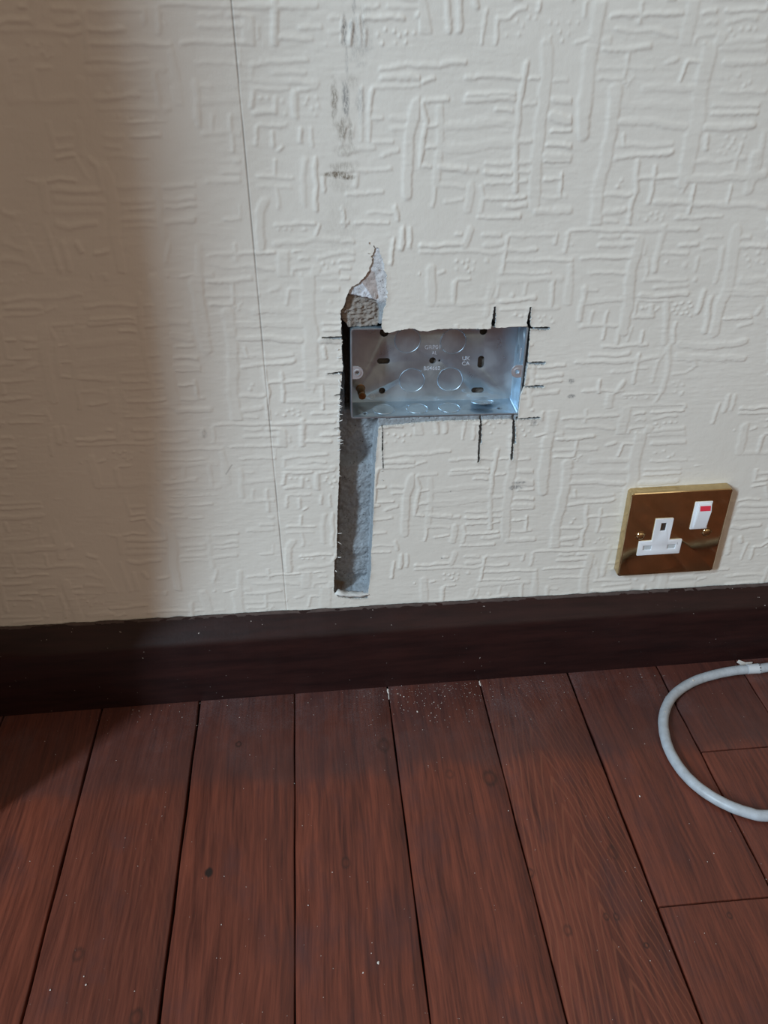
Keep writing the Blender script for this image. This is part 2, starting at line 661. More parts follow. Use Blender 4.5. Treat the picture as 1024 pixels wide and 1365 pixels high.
9 2.8 -23.5 434.6 -2.7 434.1
9 2.9 -22.6 426.2 -4.1 425.2
9 2.1 -17.4 421.3 -4.7 421.4
9 3.2 -22.8 414.8 -4.6 414.2
9 2.7 -23.6 410 -3.5 409.4
9 2.9 3.9 425.9 25.1 426.1
9 2.2 3.8 421.5 24.5 421.3
9 3.2 2.5 412.2 23.5 413.4
9 2.5 -57.3 464.8 -47 464.7
9 2.5 -58.7 458.2 -48.3 458.2
9 2.3 -58.1 452.9 -47.7 452.7
9 2.3 -27 464.1 -15.5 463.8
9 2.3 -26.9 458.1 -18.8 457.9
9 2.1 -26.2 452.5 -15.1 452.3
9 1.9 -11.7 451.8 -2.3 451.6
9 1.8 -9.7 463.7 6.6 464
9 2.1 -47 450.6 -41.9 440.8
9 3.3 -38.7 451.5 -34.8 447.5 -34.3 440.6 -34 432.6
9 6.5 -30.9 446.2 -28.3 434.7 -30.8 402.6 -31.3 379.9
9 4.6 -41.5 474.9 -42.2 454.3
9 4.7 -70.9 438.2 -71.9 421.9
9 2.1 -78.5 439.5 -71.1 438.7
9 2.1 -67.4 439.4 -49.3 439
9 3.3 -100.3 422.2 -92.8 419
9 3.1 -91.9 413 -90 405.7
9 3.4 -102 401.2 -92 397.1
9 3.4 -108.2 390.8 -91.5 389
9 3.3 -74.5 411.3 -72.8 401.5 -70.7 382.6
9 9.1 -92.1 407 -85.7 381.8
9 3.2 -65.8 400 -64.6 382.4
9 3.2 -57.1 401 -54.6 394.7
9 2.7 -46.4 392.9 -38.6 394.7
9 2.1 -59 475.3 -58.8 460.2
9 3.6 0.3 434 -0.3 401.6
9 2.2 2.2 397.8 -0 386.5
9 2.1 -23.2 472.4 11.3 472.3
9 2.6 4.5 433.9 26.1 433.9
"""
TEAR = [(138.9, 391.9), (142.5, 390.3), (144.5, 383.1), (145.9, 372.7), (147.4, 362.1), (147.4, 353.0), (144.7, 346.0), (143.6, 338.8), (143.5, 331.0), (138.6, 328.9), (114.4, 330.0), (114.5, 348.3), (116.6, 349.3), (118.4, 354.1), (120.1, 359.4), (122.9, 364.1), (127.6, 366.0), (130.8, 369.6), (133.5, 373.7), (136.2, 378.3), (137.3, 384.9)]
BOX_HOLE = [(114.7, 338.9), (143.5, 333.3), (145.6, 330.4), (149.4, 329.9), (154.8, 331.4), (163.0, 332.5), (167.3, 332.3), (171.1, 330.4), (176.6, 329.9), (182.0, 331.1), (192.9, 331.2), (214.9, 330.3), (220.5, 329.8), (223.7, 330.5), (242.5, 330.9), (252.4, 331.0), (252.2, 327.6), (252.6, 310.2), (252.6, 303.0), (252.4, 292.2), (251.5, 283.0), (249.2, 275.6), (249.0, 264.3), (248.7, 253.3), (246.2, 255.4), (218.4, 256.2), (199.7, 256.6), (180.5, 256.9), (163.6, 255.9), (144.0, 255.0), (140.5, 253.9), (109.9, 252.3), (111.5, 280.6), (113.0, 292.7), (114.6, 304.6), (114.4, 316.3), (114.9, 330.5)]
CHASE_HOLE = [(111.7, 271.3), (109.9, 235.9), (108.3, 208.9), (106.0, 180.6), (104.3, 151.0), (103.6, 133.3), (101.6, 131.1), (99.6, 95.7), (104.0, 91.2), (110.4, 89.0), (118.9, 87.5), (128.8, 86.8), (129.5, 93.4), (131.1, 105.6), (132.5, 116.9), (132.8, 135.8), (134.4, 156.5), (135.3, 175.8), (136.2, 196.6), (137.1, 215.4), (138.5, 234.3), (139.8, 246.8), (140.5, 257.1), (140.7, 269.8)]
CHASE_CUT = [(113.4, 348.9), (122.6, 335.2), (123.4, 261.2), (140.0, 260.3), (139.9, 250.7), (138.5, 234.3), (137.1, 215.4), (136.2, 196.6), (135.3, 175.8), (134.4, 156.5), (132.8, 135.8), (132.5, 116.9), (130.2, 93.3), (115.7, 90.3), (99.6, 94.9), (101.6, 131.1), (103.6, 133.3), (104.3, 151.0), (106.0, 180.6), (108.3, 208.9), (109.9, 235.9), (111.5, 280.6), (114.6, 304.6), (115.0, 333.3)]
SLITS = [  # x, z, x, z, half width
    (100.9, 328.3, 114.8, 327.7, 0.9),
    (103.4, 300.4, 113.9, 300.5, 0.8),
    (107.7, 282.6, 113.8, 283.6, 0.6),
    (106.6, 255.1, 112.3, 256.1, 0.5),
    (251.5, 329.4, 265.5, 328.2, 1),
    (251.6, 301.9, 264.8, 301.3, 1.1),
    (250.9, 283, 266, 282.3, 1),
    (248.5, 255.9, 265.1, 255.7, 0.9),
    (224.9, 346.1, 224.4, 328.8, 1.5),
    (250.7, 344.6, 250.5, 327.7, 1.3),
    (143.4, 254.4, 143.2, 234.1, 0.6),
    (143.2, 234.1, 143.7, 217.8, 0.4),
    (219.5, 258.7, 220.1, 236.4, 1.3),
    (219.3, 239.8, 219.9, 219.5, 1),
    (245.4, 257.4, 247.2, 234.9, 1.6),
    (246, 241.6, 246.5, 220, 1.1),
]
SEAM = [(57.4, 535.4), (58.5, 486.5), (58.1, 413.1), (58.6, 352.1), (59.0, 286.3), (59.9, 211.8), (59.1, 90.6)]
HAIRLINE = [(25.8, 227.5), (19.6, 218.4), (16.3, 209.0), (12.8, 193.8)]
STAINS = [  # x, z, half width, half height, strength, kind
    (122.8, 520.3, 1.9, 10.9, 0.7, 0),
    (127.7, 518.7, 1.9, 8.2, 0.6, 0),
    (134, 519.4, 2.5, 9.5, 0.35, 0),
    (128.9, 530.9, 1.2, 6.8, 0.4, 0),
    (123.7, 503.7, 1.2, 15.0, 0.3, 0),
    (115.5, 481.7, 2.5, 10.9, 0.7, 1),
    (122.5, 483.3, 2.5, 10.9, 0.7, 0),
    (131.3, 478.9, 3.1, 9.5, 0.3, 0),
    (119.1, 465.4, 4.3, 8.2, 0.8, 1),
    (124.8, 464, 1.9, 9.5, 0.6, 1),
    (122, 453, 8.7, 4.1, 0.35, 1),
    (114.8, 438.8, 8.7, 2.0, 1, 1),
    (121.5, 436.8, 7.4, 1.7, 1, 1),
    (120.7, 442.3, 9.9, 4.1, 0.4, 1),
    (126.9, 491.5, 5.0, 5.4, 0.25, 1),
    (117.9, 431.3, 8.7, 5.4, 0.2, 1),
    (253.5, 192.9, 5.6, 2.7, 0.8, 0),
    (254.4, 197.9, 5.0, 1.4, 0.7, 0),
    (287.7, 285.6, 3.7, 2.0, 0.8, 0),
    (289.2, 273, 3.7, 1.7, 0.8, 0),
    (8, 255.9, 2.5, 3.4, 0.3, 0),
    (131.2, 515.5, 8.7, 16.3, 0.25, 0),
    (117.1, 406.5, 12.4, 20.4, 0.12, 1),
    (193.1, 126, 0.9, 1.0, 0.8, 0),
    (198.5, 192.7, 0.7, 0.8, 0.8, 0),
    (261.9, 252, 3.1, 3.4, 0.5, 0),
    (106.1, 325.2, 5.6, 2.7, 0.25, 0),
]
CABLE = [(496.1, -34.8), (485.2, -35.7), (474.2, -35.5), (458.3, -36.6), (440.2, -39.9), (423.0, -44.9), (407.6, -52.6), (394.4, -62.3), (384.7, -73.7), (377.1, -86.7), (372.3, -101.1), (369.5, -117.0), (369.8, -132.4), (372.7, -146.8), (378.3, -159.6), (386.6, -170.9), (396.7, -180.1), (407.8, -186.5), (420.4, -190.3)]
CRUMBS = [  # x, y, size
    (167.2, -55.0, 3.0),
    (330.9, -160.5, 2.6),
    (152.4, -31.2, 1.6),
    (154.6, -33.3, 2.0),
    (157.4, -35.4, 1.7),
    (161.7, -35.9, 1.3),
    (166.3, -42.8, 1.4),
    (172.1, -23.2, 1.2),
    (156.8, -21.7, 1.3),
    (185.5, -31.2, 1.2),
    (194.0, -38.5, 1.7),
    (181.4, -46.0, 1.3),
    (183.3, -44.8, 1.6),
    (174.4, -48.1, 1.4),
    (184.0, -51.7, 1.3),
    (188.1, -53.0, 1.4),
    (155.7, -51.2, 1.6),
    (176.5, -59.9, 1.5),
    (179.2, -57.1, 1.6),
    (181.8, -62.6, 1.5),
    (177.0, -66.1, 1.2),
    (189.8, -66.4, 1.2),
    (194.9, -63.4, 1.1),
    (169.2, -75.6, 1.0),
    (132.9, -115.7, 1.2),
    (168.9, -114.5, 1.2),
    (114.7, -273.0, 3.6),
    (103.9, -278.4, 1.8),
    (-75.1, -269.5, 2.2),
    (-77.6, -263.9, 1.6),
    (-97.5, -270.7, 1.8),
    (68.9, -227.9, 1.6),
    (37.9, -171.6, 1.3),
    (9.2, -236.6, 1.4),
    (86.7, -203.9, 1.5),
    (110.3, -266.0, 1.5),
    (111.4, -258.9, 1.1),
    (111.6, -214.0, 1.2),
    (225.1, -163.9, 1.6),
    (360.4, -221.2, 1.4),
    (360.0, -188.3, 1.1),
    (189.5, -214.2, 1.3),
    (181.8, -107.1, 1.0),
    (381.6, -81.4, 2.0),
    (390.5, -31.4, 1.3),
    (398.1, -32.1, 1.0),
    (365.5, -29.9, 1.0),
    (135.7, -31.5, 0.9),
]

# ------------------------------------------------------------------ materials
def new_mat(name):
    m = bpy.data.materials.new(name); m.use_nodes = True
    nt = m.node_tree
    return m, nt.nodes, nt.links, nt.nodes['Principled BSDF']

def node(nodes, kind, **kw):
    n = nodes.new(kind)
    for k, v in kw.items():
        if k in n.inputs and not hasattr(n, k): n.inputs[k].default_value = v
        else: setattr(n, k, v)
    return n

def noise(nodes, links, vec, scale, detail=4.0, rough=0.55, dist=0.0):
    n = nodes.new('ShaderNodeTexNoise')
    n.inputs['Scale'].default_value = scale; n.inputs['Detail'].default_value = detail
    n.inputs['Roughness'].default_value = rough; n.inputs['Distortion'].default_value = dist
    if vec is not None: links.new(vec, n.inputs['Vector'])
    return n.outputs['Fac']

def mapping(nodes, links, vec, scale=(1, 1, 1), loc=(0, 0, 0)):
    n = nodes.new('ShaderNodeMapping'); n.inputs['Scale'].default_value = scale; n.inputs['Location'].default_value = loc
    links.new(vec, n.inputs['Vector']); return n.outputs[0]

def maprange(nodes, links, v, a, b, c=0.0, d=1.0, smooth=False):
    n = nodes.new('ShaderNodeMapRange')
    if smooth: n.interpolation_type = 'SMOOTHSTEP'
    for k, x in zip(('From Min', 'From Max', 'To Min', 'To Max'), (a, b, c, d)): n.inputs[k].default_value = x
    links.new(v, n.inputs['Value']); return n.outputs[0]

def mix(nodes, links, fac, a, b, mode='MIX'):
    n = nodes.new('ShaderNodeMix'); n.data_type = 'RGBA'; n.blend_type = mode
    for k, x in ((0, fac), (6, a), (7, b)):
        if isinstance(x, bpy.types.NodeSocket): links.new(x, n.inputs[k])
        elif isinstance(x, (int, float)): n.inputs[k].default_value = x
        else: n.inputs[k].default_value = (*x, 1)
    return n.outputs[2]

def mathn(nodes, links, op, a, b=None, c=None):
    n = nodes.new('ShaderNodeMath'); n.operation = op
    for k, x in enumerate((a, b, c)):
        if x is None: continue
        if isinstance(x, bpy.types.NodeSocket): links.new(x, n.inputs[k])
        else: n.inputs[k].default_value = x
    return n.outputs[0]

def bump(nodes, links, h, strength, dist, bsdf, normal=None):
    n = nodes.new('ShaderNodeBump'); n.inputs['Strength'].default_value = strength; n.inputs['Distance'].default_value = dist
    links.new(h, n.inputs['Height'])
    if normal: links.new(normal, n.inputs['Normal'])
    links.new(n.outputs[0], bsdf.inputs['Normal']); return n.outputs[0]

def objco(nodes): return nodes.new('ShaderNodeTexCoord').outputs['Object']

# painted relief wallpaper
m_paper, N, L, B = new_mat('cream_paint_on_relief_paper')
co = objco(N)
at = N.new('ShaderNodeAttribute'); at.attribute_name = 'dirt'
sep = N.new('ShaderNodeSeparateColor'); L.new(at.outputs['Color'], sep.inputs[0])
base = mix(N, L, maprange(N, L, noise(N, L, co, 9, 3), .35, .65), (0.655, 0.625, 0.565), (0.69, 0.66, 0.60))
gr = noise(N, L, mapping(N, L, co, (1, 1, .35)), 900, 3, .7)
gd = mathn(N, L, 'MULTIPLY', sep.outputs[0], maprange(N, L, gr, .40, .60, .25, 1.0))
c1 = mix(N, L, gd, base, (0.13, 0.135, 0.14))
bd = mathn(N, L, 'MULTIPLY', sep.outputs[1], maprange(N, L, gr, .38, .60, .25, 1.0))
c2 = mix(N, L, bd, c1, (0.20, 0.165, 0.125))
c3 = mix(N, L, sep.outputs[2], c2, (0.22, 0.20, 0.18))
L.new(c3, B.inputs['Base Color'])
B.inputs['Roughness'].default_value = 0.55
B.inputs['Specular IOR Level'].default_value = 0.35
bump(N, L, noise(N, L, co, 420, 3, .6), 0.25, 0.0004, B)

m_torn, N, L, B = new_mat('torn_white_paper_core')
co = objco(N)
L.new(mix(N, L, noise(N, L, co, 700, 3), (0.50, 0.49, 0.46), (0.72, 0.72, 0.70)), B.inputs['Base Color'])
B.inputs['Roughness'].default_value = 0.9

# plaster, mortar
m_plaster, N, L, B = new_mat('plaster_and_mortar')
co = objco(N)
at = N.new('ShaderNodeAttribute'); at.attribute_name = 'tone'
n1 = noise(N, L, co, 260, 5, .65); n2 = noise(N, L, co, 1400, 3, .6)
g = mix(N, L, maprange(N, L, n1, .3, .7), at.outputs['Color'], mix(N, L, 0.42, at.outputs['Color'], (0.10, 0.09, 0.08)))
vor = N.new('ShaderNodeTexVoronoi'); vor.inputs['Scale'].default_value = 520; L.new(co, vor.inputs['Vector'])
pit = mathn(N, L, 'MULTIPLY', maprange(N, L, vor.outputs['Distance'], .22, .10), maprange(N, L, noise(N, L, co, 60, 2), .50, .60))
g2 = mix(N, L, pit, g, (0.03, 0.03, 0.03))
L.new(g2, B.inputs['Base Color'])
B.inputs['Roughness'].default_value = 0.92; B.inputs['Specular IOR Level'].default_value = 0.15
h = mathn(N, L, 'SUBTRACT', mathn(N, L, 'ADD', n1, mathn(N, L, 'MULTIPLY', n2, .4)), mathn(N, L, 'MULTIPLY', pit, .8))
bump(N, L, h, 0.7, 0.0012, B)

# galvanised steel
m_galv, N, L, B = new_mat('galvanised_steel')
co = objco(N)
n1 = noise(N, L, co, 55, 4, .6, .6); n2 = noise(N, L, mapping(N, L, co, (1, 1, .15)), 420, 2)
L.new(mix(N, L, maprange(N, L, n1, .3, .7), (0.38, 0.485, 0.575), (0.51, 0.61, 0.68)), B.inputs['Base Color'])
B.inputs['Metallic'].default_value = 0.86
L.new(maprange(N, L, n1, .3, .7, .26, .44), B.inputs['Roughness'])
bump(N, L, mathn(N, L, 'ADD', n1, mathn(N, L, 'MULTIPLY', n2, .25)), 0.12, 0.001, B)

def simple(name, col, rough, metal=0.0, spec=0.5, vary=0.0, scale=200, coat=0.0):
    m, N, L, B = new_mat(name)
    if vary:
        co = objco(N)
        L.new(mix(N, L, noise(N, L, co, scale, 4), tuple(c * (1 - vary) for c in col), tuple(min(1, c * (1 + vary)) for c in col)), B.inputs['Base Color'])
    else: B.inputs['Base Color'].default_value = (*col, 1)
    B.inputs['Roughness'].default_value = rough; B.inputs['Metallic'].default_value = metal
    B.inputs['Specular IOR Level'].default_value = spec
    if coat: B.inputs['Coat Weight'].default_value = coat
    return m
m_bright = simple('bright_zinc', (0.66, 0.70, 0.75), 0.25, 0.7, vary=.1)
m_mark = simple('embossed_zinc_lettering', (0.62, 0.66, 0.72), 0.35, 0.4)
m_brass_old = simple('tarnished_brass_screw', (0.22, 0.125, 0.055), 0.32, 0.9, vary=.3, scale=500)
m_white = simple('white_plastic', (0.72, 0.74, 0.77), 0.35, vary=.03, scale=60)
m_shutter = simple('grey_shutter_plastic', (0.46, 0.49, 0.50), 0.6, vary=.2, scale=500)
m_dark = simple('dark_socket_interior', (0.04, 0.028, 0.022), 0.6)
m_red = simple('red_switch_marker', (0.62, 0.03, 0.06), 0.4)
m_black = simple('black_print', (0.03, 0.03, 0.035), 0.7)
m_crumb = simple('white_plaster_crumb', (0.62, 0.58, 0.54), 0.95, vary=.2, scale=900)
m_rag = simple('cream_paint_flake', (0.50, 0.46, 0.42), 0.85, vary=.2, scale=500)
m_tape = simple('white_sleeve', (0.50, 0.53, 0.56), 0.4, vary=.05)
m_blocker = simple('brown_blocker_cloth', (0.22, 0.14, 0.09), 0.95, vary=.15, scale=40)  # cloth of the added light-blocking panel

# polished brass
m_brass, N, L, B = new_mat('polished_brass')
co = objco(N)
n1 = noise(N, L, co, 90, 5, .65)
L.new(mix(N, L, maprange(N, L, n1, .35, .7), (0.64, 0.49, 0.27), (0.50, 0.38, 0.20)), B.inputs['Base Color'])
B.inputs['Metallic'].default_value = 1.0
L.new(maprange(N, L, n1, .3, .75, .05, .16), B.inputs['Roughness'])
bump(N, L, noise(N, L, co, 14, 1), 0.10, 0.004, B)

# cable
m_cable, N, L, B = new_mat('grey_white_pvc_sheath')
co = objco(N)
n1 = noise(N, L, co, 130, 5, .65)
L.new(mix(N, L, maprange(N, L, n1, .35, .75), (0.40, 0.44, 0.48), (0.30, 0.32, 0.34)), B.inputs['Base Color'])
B.inputs['Roughness'].default_value = 0.42
bump(N, L, n1, 0.08, 0.001, B)

# skirting: dark red-brown gloss varnish
m_skirt, N, L, B = new_mat('dark_mahogany_varnish')
co = objco(N)
n1 = noise(N, L, mapping(N, L, co, (.12, 1, 1)), 120, 5, .6)
c = mix(N, L, maprange(N, L, n1, .35, .7), (0.0125, 0.0048, 0.0048), (0.026, 0.0090, 0.0080))
sp = maprange(N, L, noise(N, L, co, 380, 1, .4), .785, .80)
sp = mathn(N, L, 'MULTIPLY', sp, maprange(N, L, noise(N, L, co, 30, 2), .42, .6))
c = mix(N, L, mathn(N, L, 'MULTIPLY', sp, .75), c, (0.40, 0.36, 0.33))
scr = maprange(N, L, noise(N, L, mapping(N, L, co, (.35, 1, 1.8)), 60, 6, .75), .68, .80)
c = mix(N, L, mathn(N, L, 'MULTIPLY', scr, .30), c, (0.12, 0.10, 0.10))
L.new(c, B.inputs['Base Color'])
L.new(maprange(N, L, noise(N, L, co, 45, 5), .3, .7, .36, .46), B.inputs['Roughness'])
B.inputs['Specular IOR Level'].default_value = 0.22
bump(N, L, noise(N, L, co, 300, 4), 0.15, 0.0006, B)

# floor boards
KNOTS = [(278, 1163, 3.2, 1.0), (461, 1150, 3.6, .55), (817, 1136, 4.5, .4), (104, 1272, 4.0, .5), (181, 1357, 4.5, .6), (318, 992, 2.6, .8),
         (653, 1037, 6.0, .6), (600, 1032, 4.0, .4), (808, 1222, 2.2, .6), (822, 1222, 2.2, .6), (862, 1260, 1.8, .8), (973, 1220, 2.0, .7), (708, 1163, 3.0, .6), (512, 993, 6.0, .5), (757, 1240, 3.5, .5)]
def floor_point(px, py):
    d = Vector(CAM_FWD) + Vector(CAM_RIGHT) * ((px - 512) / FOCAL_PX) - Vector(CAM_UP) * ((py - 682.5) / FOCAL_PX)
    t = -CAM_LOC[2] / d.z
    return CAM_LOC[0] + d.x * t, CAM_LOC[1] + d.y * t
m_floor, N, L, B = new_mat('red_brown_varnished_pine')
co = objco(N)
at = N.new('ShaderNodeAttribute'); at.attribute_name = 'board'       # r: random tone, g: offset across, b: cathedral amount
sp = N.new('ShaderNodeSeparateColor'); L.new(at.outputs['Color'], sp.inputs[0])
xyz = N.new('ShaderNodeSeparateXYZ'); L.new(co, xyz.inputs[0])
shift = N.new('ShaderNodeCombineXYZ'); L.new(mathn(N, L, 'MULTIPLY', sp.outputs[0], 7.0), shift.inputs[1]); L.new(mathn(N, L, 'MULTIPLY', sp.outputs[0], 3.0), shift.inputs[2])
vadd = N.new('ShaderNodeVectorMath'); vadd.operation = 'ADD'; L.new(co, vadd.inputs[0]); L.new(shift.outputs[0], vadd.inputs[1])
cb = vadd.outputs[0]
# fine straight grain
warp = noise(N, L, mapping(N, L, cb, (1, .35, 1)), 14, 3, .5)
gx = mathn(N, L, 'ADD', xyz.outputs[0], mathn(N, L, 'MULTIPLY', warp, 0.017))
gv = N.new('ShaderNodeCombineXYZ'); L.new(gx, gv.inputs[0]); L.new(mathn(N, L, 'MULTIPLY', xyz.outputs[1], .045), gv.inputs[1]); L.new(mathn(N, L, 'MULTIPLY', sp.outputs[0], 5.0), gv.inputs[2])
fine = noise(N, L, gv.outputs[0], 430, 4, .6)
mid = noise(N, L, gv.outputs[0], 90, 3, .55)
# cathedral figure: stacked parabolas
uc = mathn(N, L, 'SUBTRACT', mathn(N, L, 'ADD', xyz.outputs[0], mathn(N, L, 'MULTIPLY', xyz.outputs[1], 0.07)), sp.outputs[1])
u2 = mathn(N, L, 'ABSOLUTE', mathn(N, L, 'ADD', uc, mathn(N, L, 'MULTIPLY', mathn(N, L, 'SUBTRACT', warp, .5), .02)))
par = mathn(N, L, 'ADD', mathn(N, L, 'MULTIPLY', mathn(N, L, 'POWER', mathn(N, L, 'ADD', u2, .0004), 1.25), 12.0), xyz.outputs[1])
ph = mathn(N, L, 'MULTIPLY', par, 2 * math.pi / 0.027)
wave = mathn(N, L, 'SINE', mathn(N, L, 'ADD', ph, mathn(N, L, 'MULTIPLY', warp, 5.0)))
cath = mathn(N, L, 'MULTIPLY', maprange(N, L, wave, .55, 1.0, smooth=True), sp.outputs[2])
tone = mathn(N, L, 'ADD', mathn(N, L, 'MULTIPLY', fine, .68), mathn(N, L, 'MULTIPLY', mid, .32))
c = mix(N, L, maprange(N, L, tone, .34, .66), (0.054, 0.0125, 0.0075), (0.185, 0.045, 0.023))
c = mix(N, L, mathn(N, L, 'MULTIPLY', cath, .42), c, (0.23, 0.072, 0.036))
c = mix(N, L, maprange(N, L, sp.outputs[0], 0, 1, 0, .35), c, (0.070, 0.020, 0.014))
# worn, dusty, darker patches in the varnish
blot = noise(N, L, mapping(N, L, co, (1, .6, 1)), 17, 5, .65)
c = mix(N, L, maprange(N, L, blot, .52, .72, 0, .55), c, (0.045, 0.022, 0.026))
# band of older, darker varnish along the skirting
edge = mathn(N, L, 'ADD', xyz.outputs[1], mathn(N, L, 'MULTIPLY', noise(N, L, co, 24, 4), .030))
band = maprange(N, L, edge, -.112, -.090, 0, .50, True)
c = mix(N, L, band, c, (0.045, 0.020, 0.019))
dustn = mathn(N, L, 'MULTIPLY', maprange(N, L, noise(N, L, co, 11, 5, .7), .47, .68), maprange(N, L, xyz.outputs[1], -.16, -.03))
c = mix(N, L, mathn(N, L, 'MULTIPLY', mathn(N, L, 'MULTIPLY', dustn, maprange(N, L, noise(N, L, co, 700, 4, .75), .38, .62)), .38), c, (0.15, 0.135, 0.145))
for kx, ky, kr, ks in KNOTS:
    X, Y = floor_point(kx, ky); r = kr / 1000
    dx = mathn(N, L, 'SUBTRACT', xyz.outputs[0], X); dy = mathn(N, L, 'MULTIPLY', mathn(N, L, 'SUBTRACT', xyz.outputs[1], Y), .75)
    d = mathn(N, L, 'SQRT', mathn(N, L, 'ADD', mathn(N, L, 'MULTIPLY', dx, dx), mathn(N, L, 'MULTIPLY', dy, dy)))
    d = mathn(N, L, 'ADD', d, mathn(N, L, 'MULTIPLY', mathn(N, L, 'SUBTRACT', fine, .5), r * .9))
    if ks > .9: k = maprange(N, L, d, r * 1.1, r * .7)
    else: k = mathn(N, L, 'MULTIPLY', maprange(N, L, mathn(N, L, 'ABSOLUTE', mathn(N, L, 'SUBTRACT', d, r * .75)), r * .45, 0), ks)
    c = mix(N, L, k, c, (0.016, 0.008, 0.006))
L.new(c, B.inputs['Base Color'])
L.new(maprange(N, L, mathn(N, L, 'ADD', mathn(N, L, 'MULTIPLY', blot, .6), mathn(N, L, 'MULTIPLY', fine, .4)), .3, .7, .40, .60), B.inputs['Roughness'])
B.inputs['Specular IOR Level'].default_value = 0.45
bump(N, L, mathn(N, L, 'ADD', fine, mathn(N, L, 'MULTIPLY', mid, .6)), 0.22, 0.0008, B)

# ------------------------------------------------------------------ wall: holes
def hole_sdf(X, Z):
    """positive on paper, negative where the paper is gone"""
    s = np.full(X.shape, 50.0)
    m = (X > 85) & (X < 285) & (Z > 80) & (Z < 410)
    x, z = X[m], Z[m]
    v = np.full(x.shape, 50.0)
    for P in (TEAR, BOX_HOLE, CHASE_HOLE): v = np.minimum(v, poly_sdf(x, z, P))
    v = v + 0.22 * vnoise(x, z, 2.3, 5) + 0.20 * vnoise(x, z, 0.9, 6)
    rag = np.maximum(sstep((125 - x) / 12) * sstep((z - 190) / 30), 1.6 * sstep((z - 345) / 5))
    v = v + sstep((z - 345) / 5) * .75 * vnoise(x, z, 3.1, 10)
    v = v + rag * 0.55 * vnoise(x, z, 1.1, 8) * sstep((vnoise(x, z, 9, 9) + .3) * 2)
    for ax, az, bx, bz, w in SLITS:
        d, t = seg_dist(x, z, ax, az, bx, bz)
        e = np.minimum(t * 1.0, 1.0)
        ww = w * 1.0 * (0.30 + 0.70 * (np.sin(np.clip(e, 0, 1) * math.pi * .5 + .25)) ) * (1 + .35 * vnoise(x, z, 1.3, 12))
        if abs(bz - az) < 3: ww = ww * 1.35
        if w >= 1.2: ww = ww * 1.05 + .3 * vnoise(x, z, .8, 13)
        v = np.minimum(v, d - ww)
    s[m] = v
    return s

# ------------------------------------------------------------------ wall: relief pattern
TX0, TX1, TZ0, TZ1, TD = -215.0, 520.0, 60.0, 575.0, 0.5
tx = np.arange(TX0, TX1, TD); tz = np.arange(TZ0, TZ1, TD)
GX, GZ = np.meshgrid(tx, tz, indexing='ij')
relief = np.zeros(GX.shape, np.float32); owned = np.zeros(GX.shape, bool)
masks = []
for b in PATCHES:
    P = [(b[i], b[i + 1]) for i in (0, 2, 4, 6)]
    x0, x1 = min(p[0] for p in P) - 1, max(p[0] for p in P) + 1
    z0, z1 = min(p[1] for p in P) - 1, max(p[1] for p in P) + 1
    sl = (slice(max(0, int((x0 - TX0) / TD)), max(0, int((x1 - TX0) / TD)) + 1), slice(max(0, int((z0 - TZ0) / TD)), max(0, int((z1 - TZ0) / TD)) + 1))
    ins = (poly_sdf(GX[sl], GZ[sl], P) < 0) & ~owned[sl]
    owned[sl] |= ins
    masks.append((sl, ins, np.zeros(ins.shape, np.float32)))
rnd = random.Random(3)
wobx = 0.8 * vnoise(GX, GZ, 9.0, 21) + 0.40 * vnoise(GX, GZ, 2.0, 22)
wobz = 0.9 * vnoise(GX, GZ, 10.0, 23) + 0.45 * vnoise(GX, GZ, 2.2, 24)
for line in STROKES.strip().splitlines():
    v = [float(t) for t in line.split()]
    k, w = int(v[0]), v[1]; pts = [(v[i], v[i + 1]) for i in range(2, len(v), 2)]
    amp = rnd.uniform(.55, 1.1) * (1.0 if w < 4.5 else .85)
    sl, ins, can = masks[k]
    gx, gz = GX[sl], GZ[sl]
    x0, x1 = min(p[0] for p in pts) - w - 3, max(p[0] for p in pts) + w + 3
    z0, z1 = min(p[1] for p in pts) - w - 3, max(p[1] for p in pts) + w + 3
    i0, i1 = np.searchsorted(gx[:, 0], [x0, x1]); j0, j1 = np.searchsorted(gz[0], [z0, z1])
    if i1 <= i0 or j1 <= j0: continue
    ox, oz = sl[0].start, sl[1].start
    X = gx[i0:i1, j0:j1] + wobx[ox + i0:ox + i1, oz + j0:oz + j1]; Z = gz[i0:i1, j0:j1] + wobz[ox + i0:ox + i1, oz + j0:oz + j1]
    d = np.full(X.shape, 1e9)
    if len(pts) == 1: d = np.hypot(X - pts[0][0], Z - pts[0][1])
    for a, b2 in zip(pts, pts[1:]): d = np.minimum(d, seg_dist(X, Z, *a, *b2)[0])
    r = max(w * .5, .8)
    edge = min(1.6, .55 + r * .5)
    hgt = amp * sstep((r + edge * .35 - d) / edge)
    can[i0:i1, j0:j1] = np.maximum(can[i0:i1, j0:j1], hgt)
for sl, ins, can in masks:
    relief[sl] = np.where(ins, can, relief[sl])
def grow(A):
    """soft shoulder on the upper and left side of every ridge, crisp edge below and right"""
    B_ = A.copy()
    for k, f in ((1, .75), (2, .42), (3, .16)):
        B_[:, k:] = np.maximum(B_[:, k:], A[:, :-k] * f)
        B_[:-k, :] = np.maximum(B_[:-k, :], A[k:, :] * f)
    return B_
relief = grow(relief)
for _ in range(1):
    p = np.pad(relief, 1, mode='edge'); relief = (p[:-2, 1:-1] + p[2:, 1:-1] + p[1:-1, :-2] + p[1:-1, 2:] + 2 * relief) / 6
wgt = owned.astype(np.float32)
for _ in range(4):
    p = np.pad(wgt, 1); wgt = (p[:-2, 1:-1] + p[2:, 1:-1] + p[1:-1, :-2] + p[1:-1, 2:]) / 4
wgt = sstep((wgt - .5) * 2) * owned

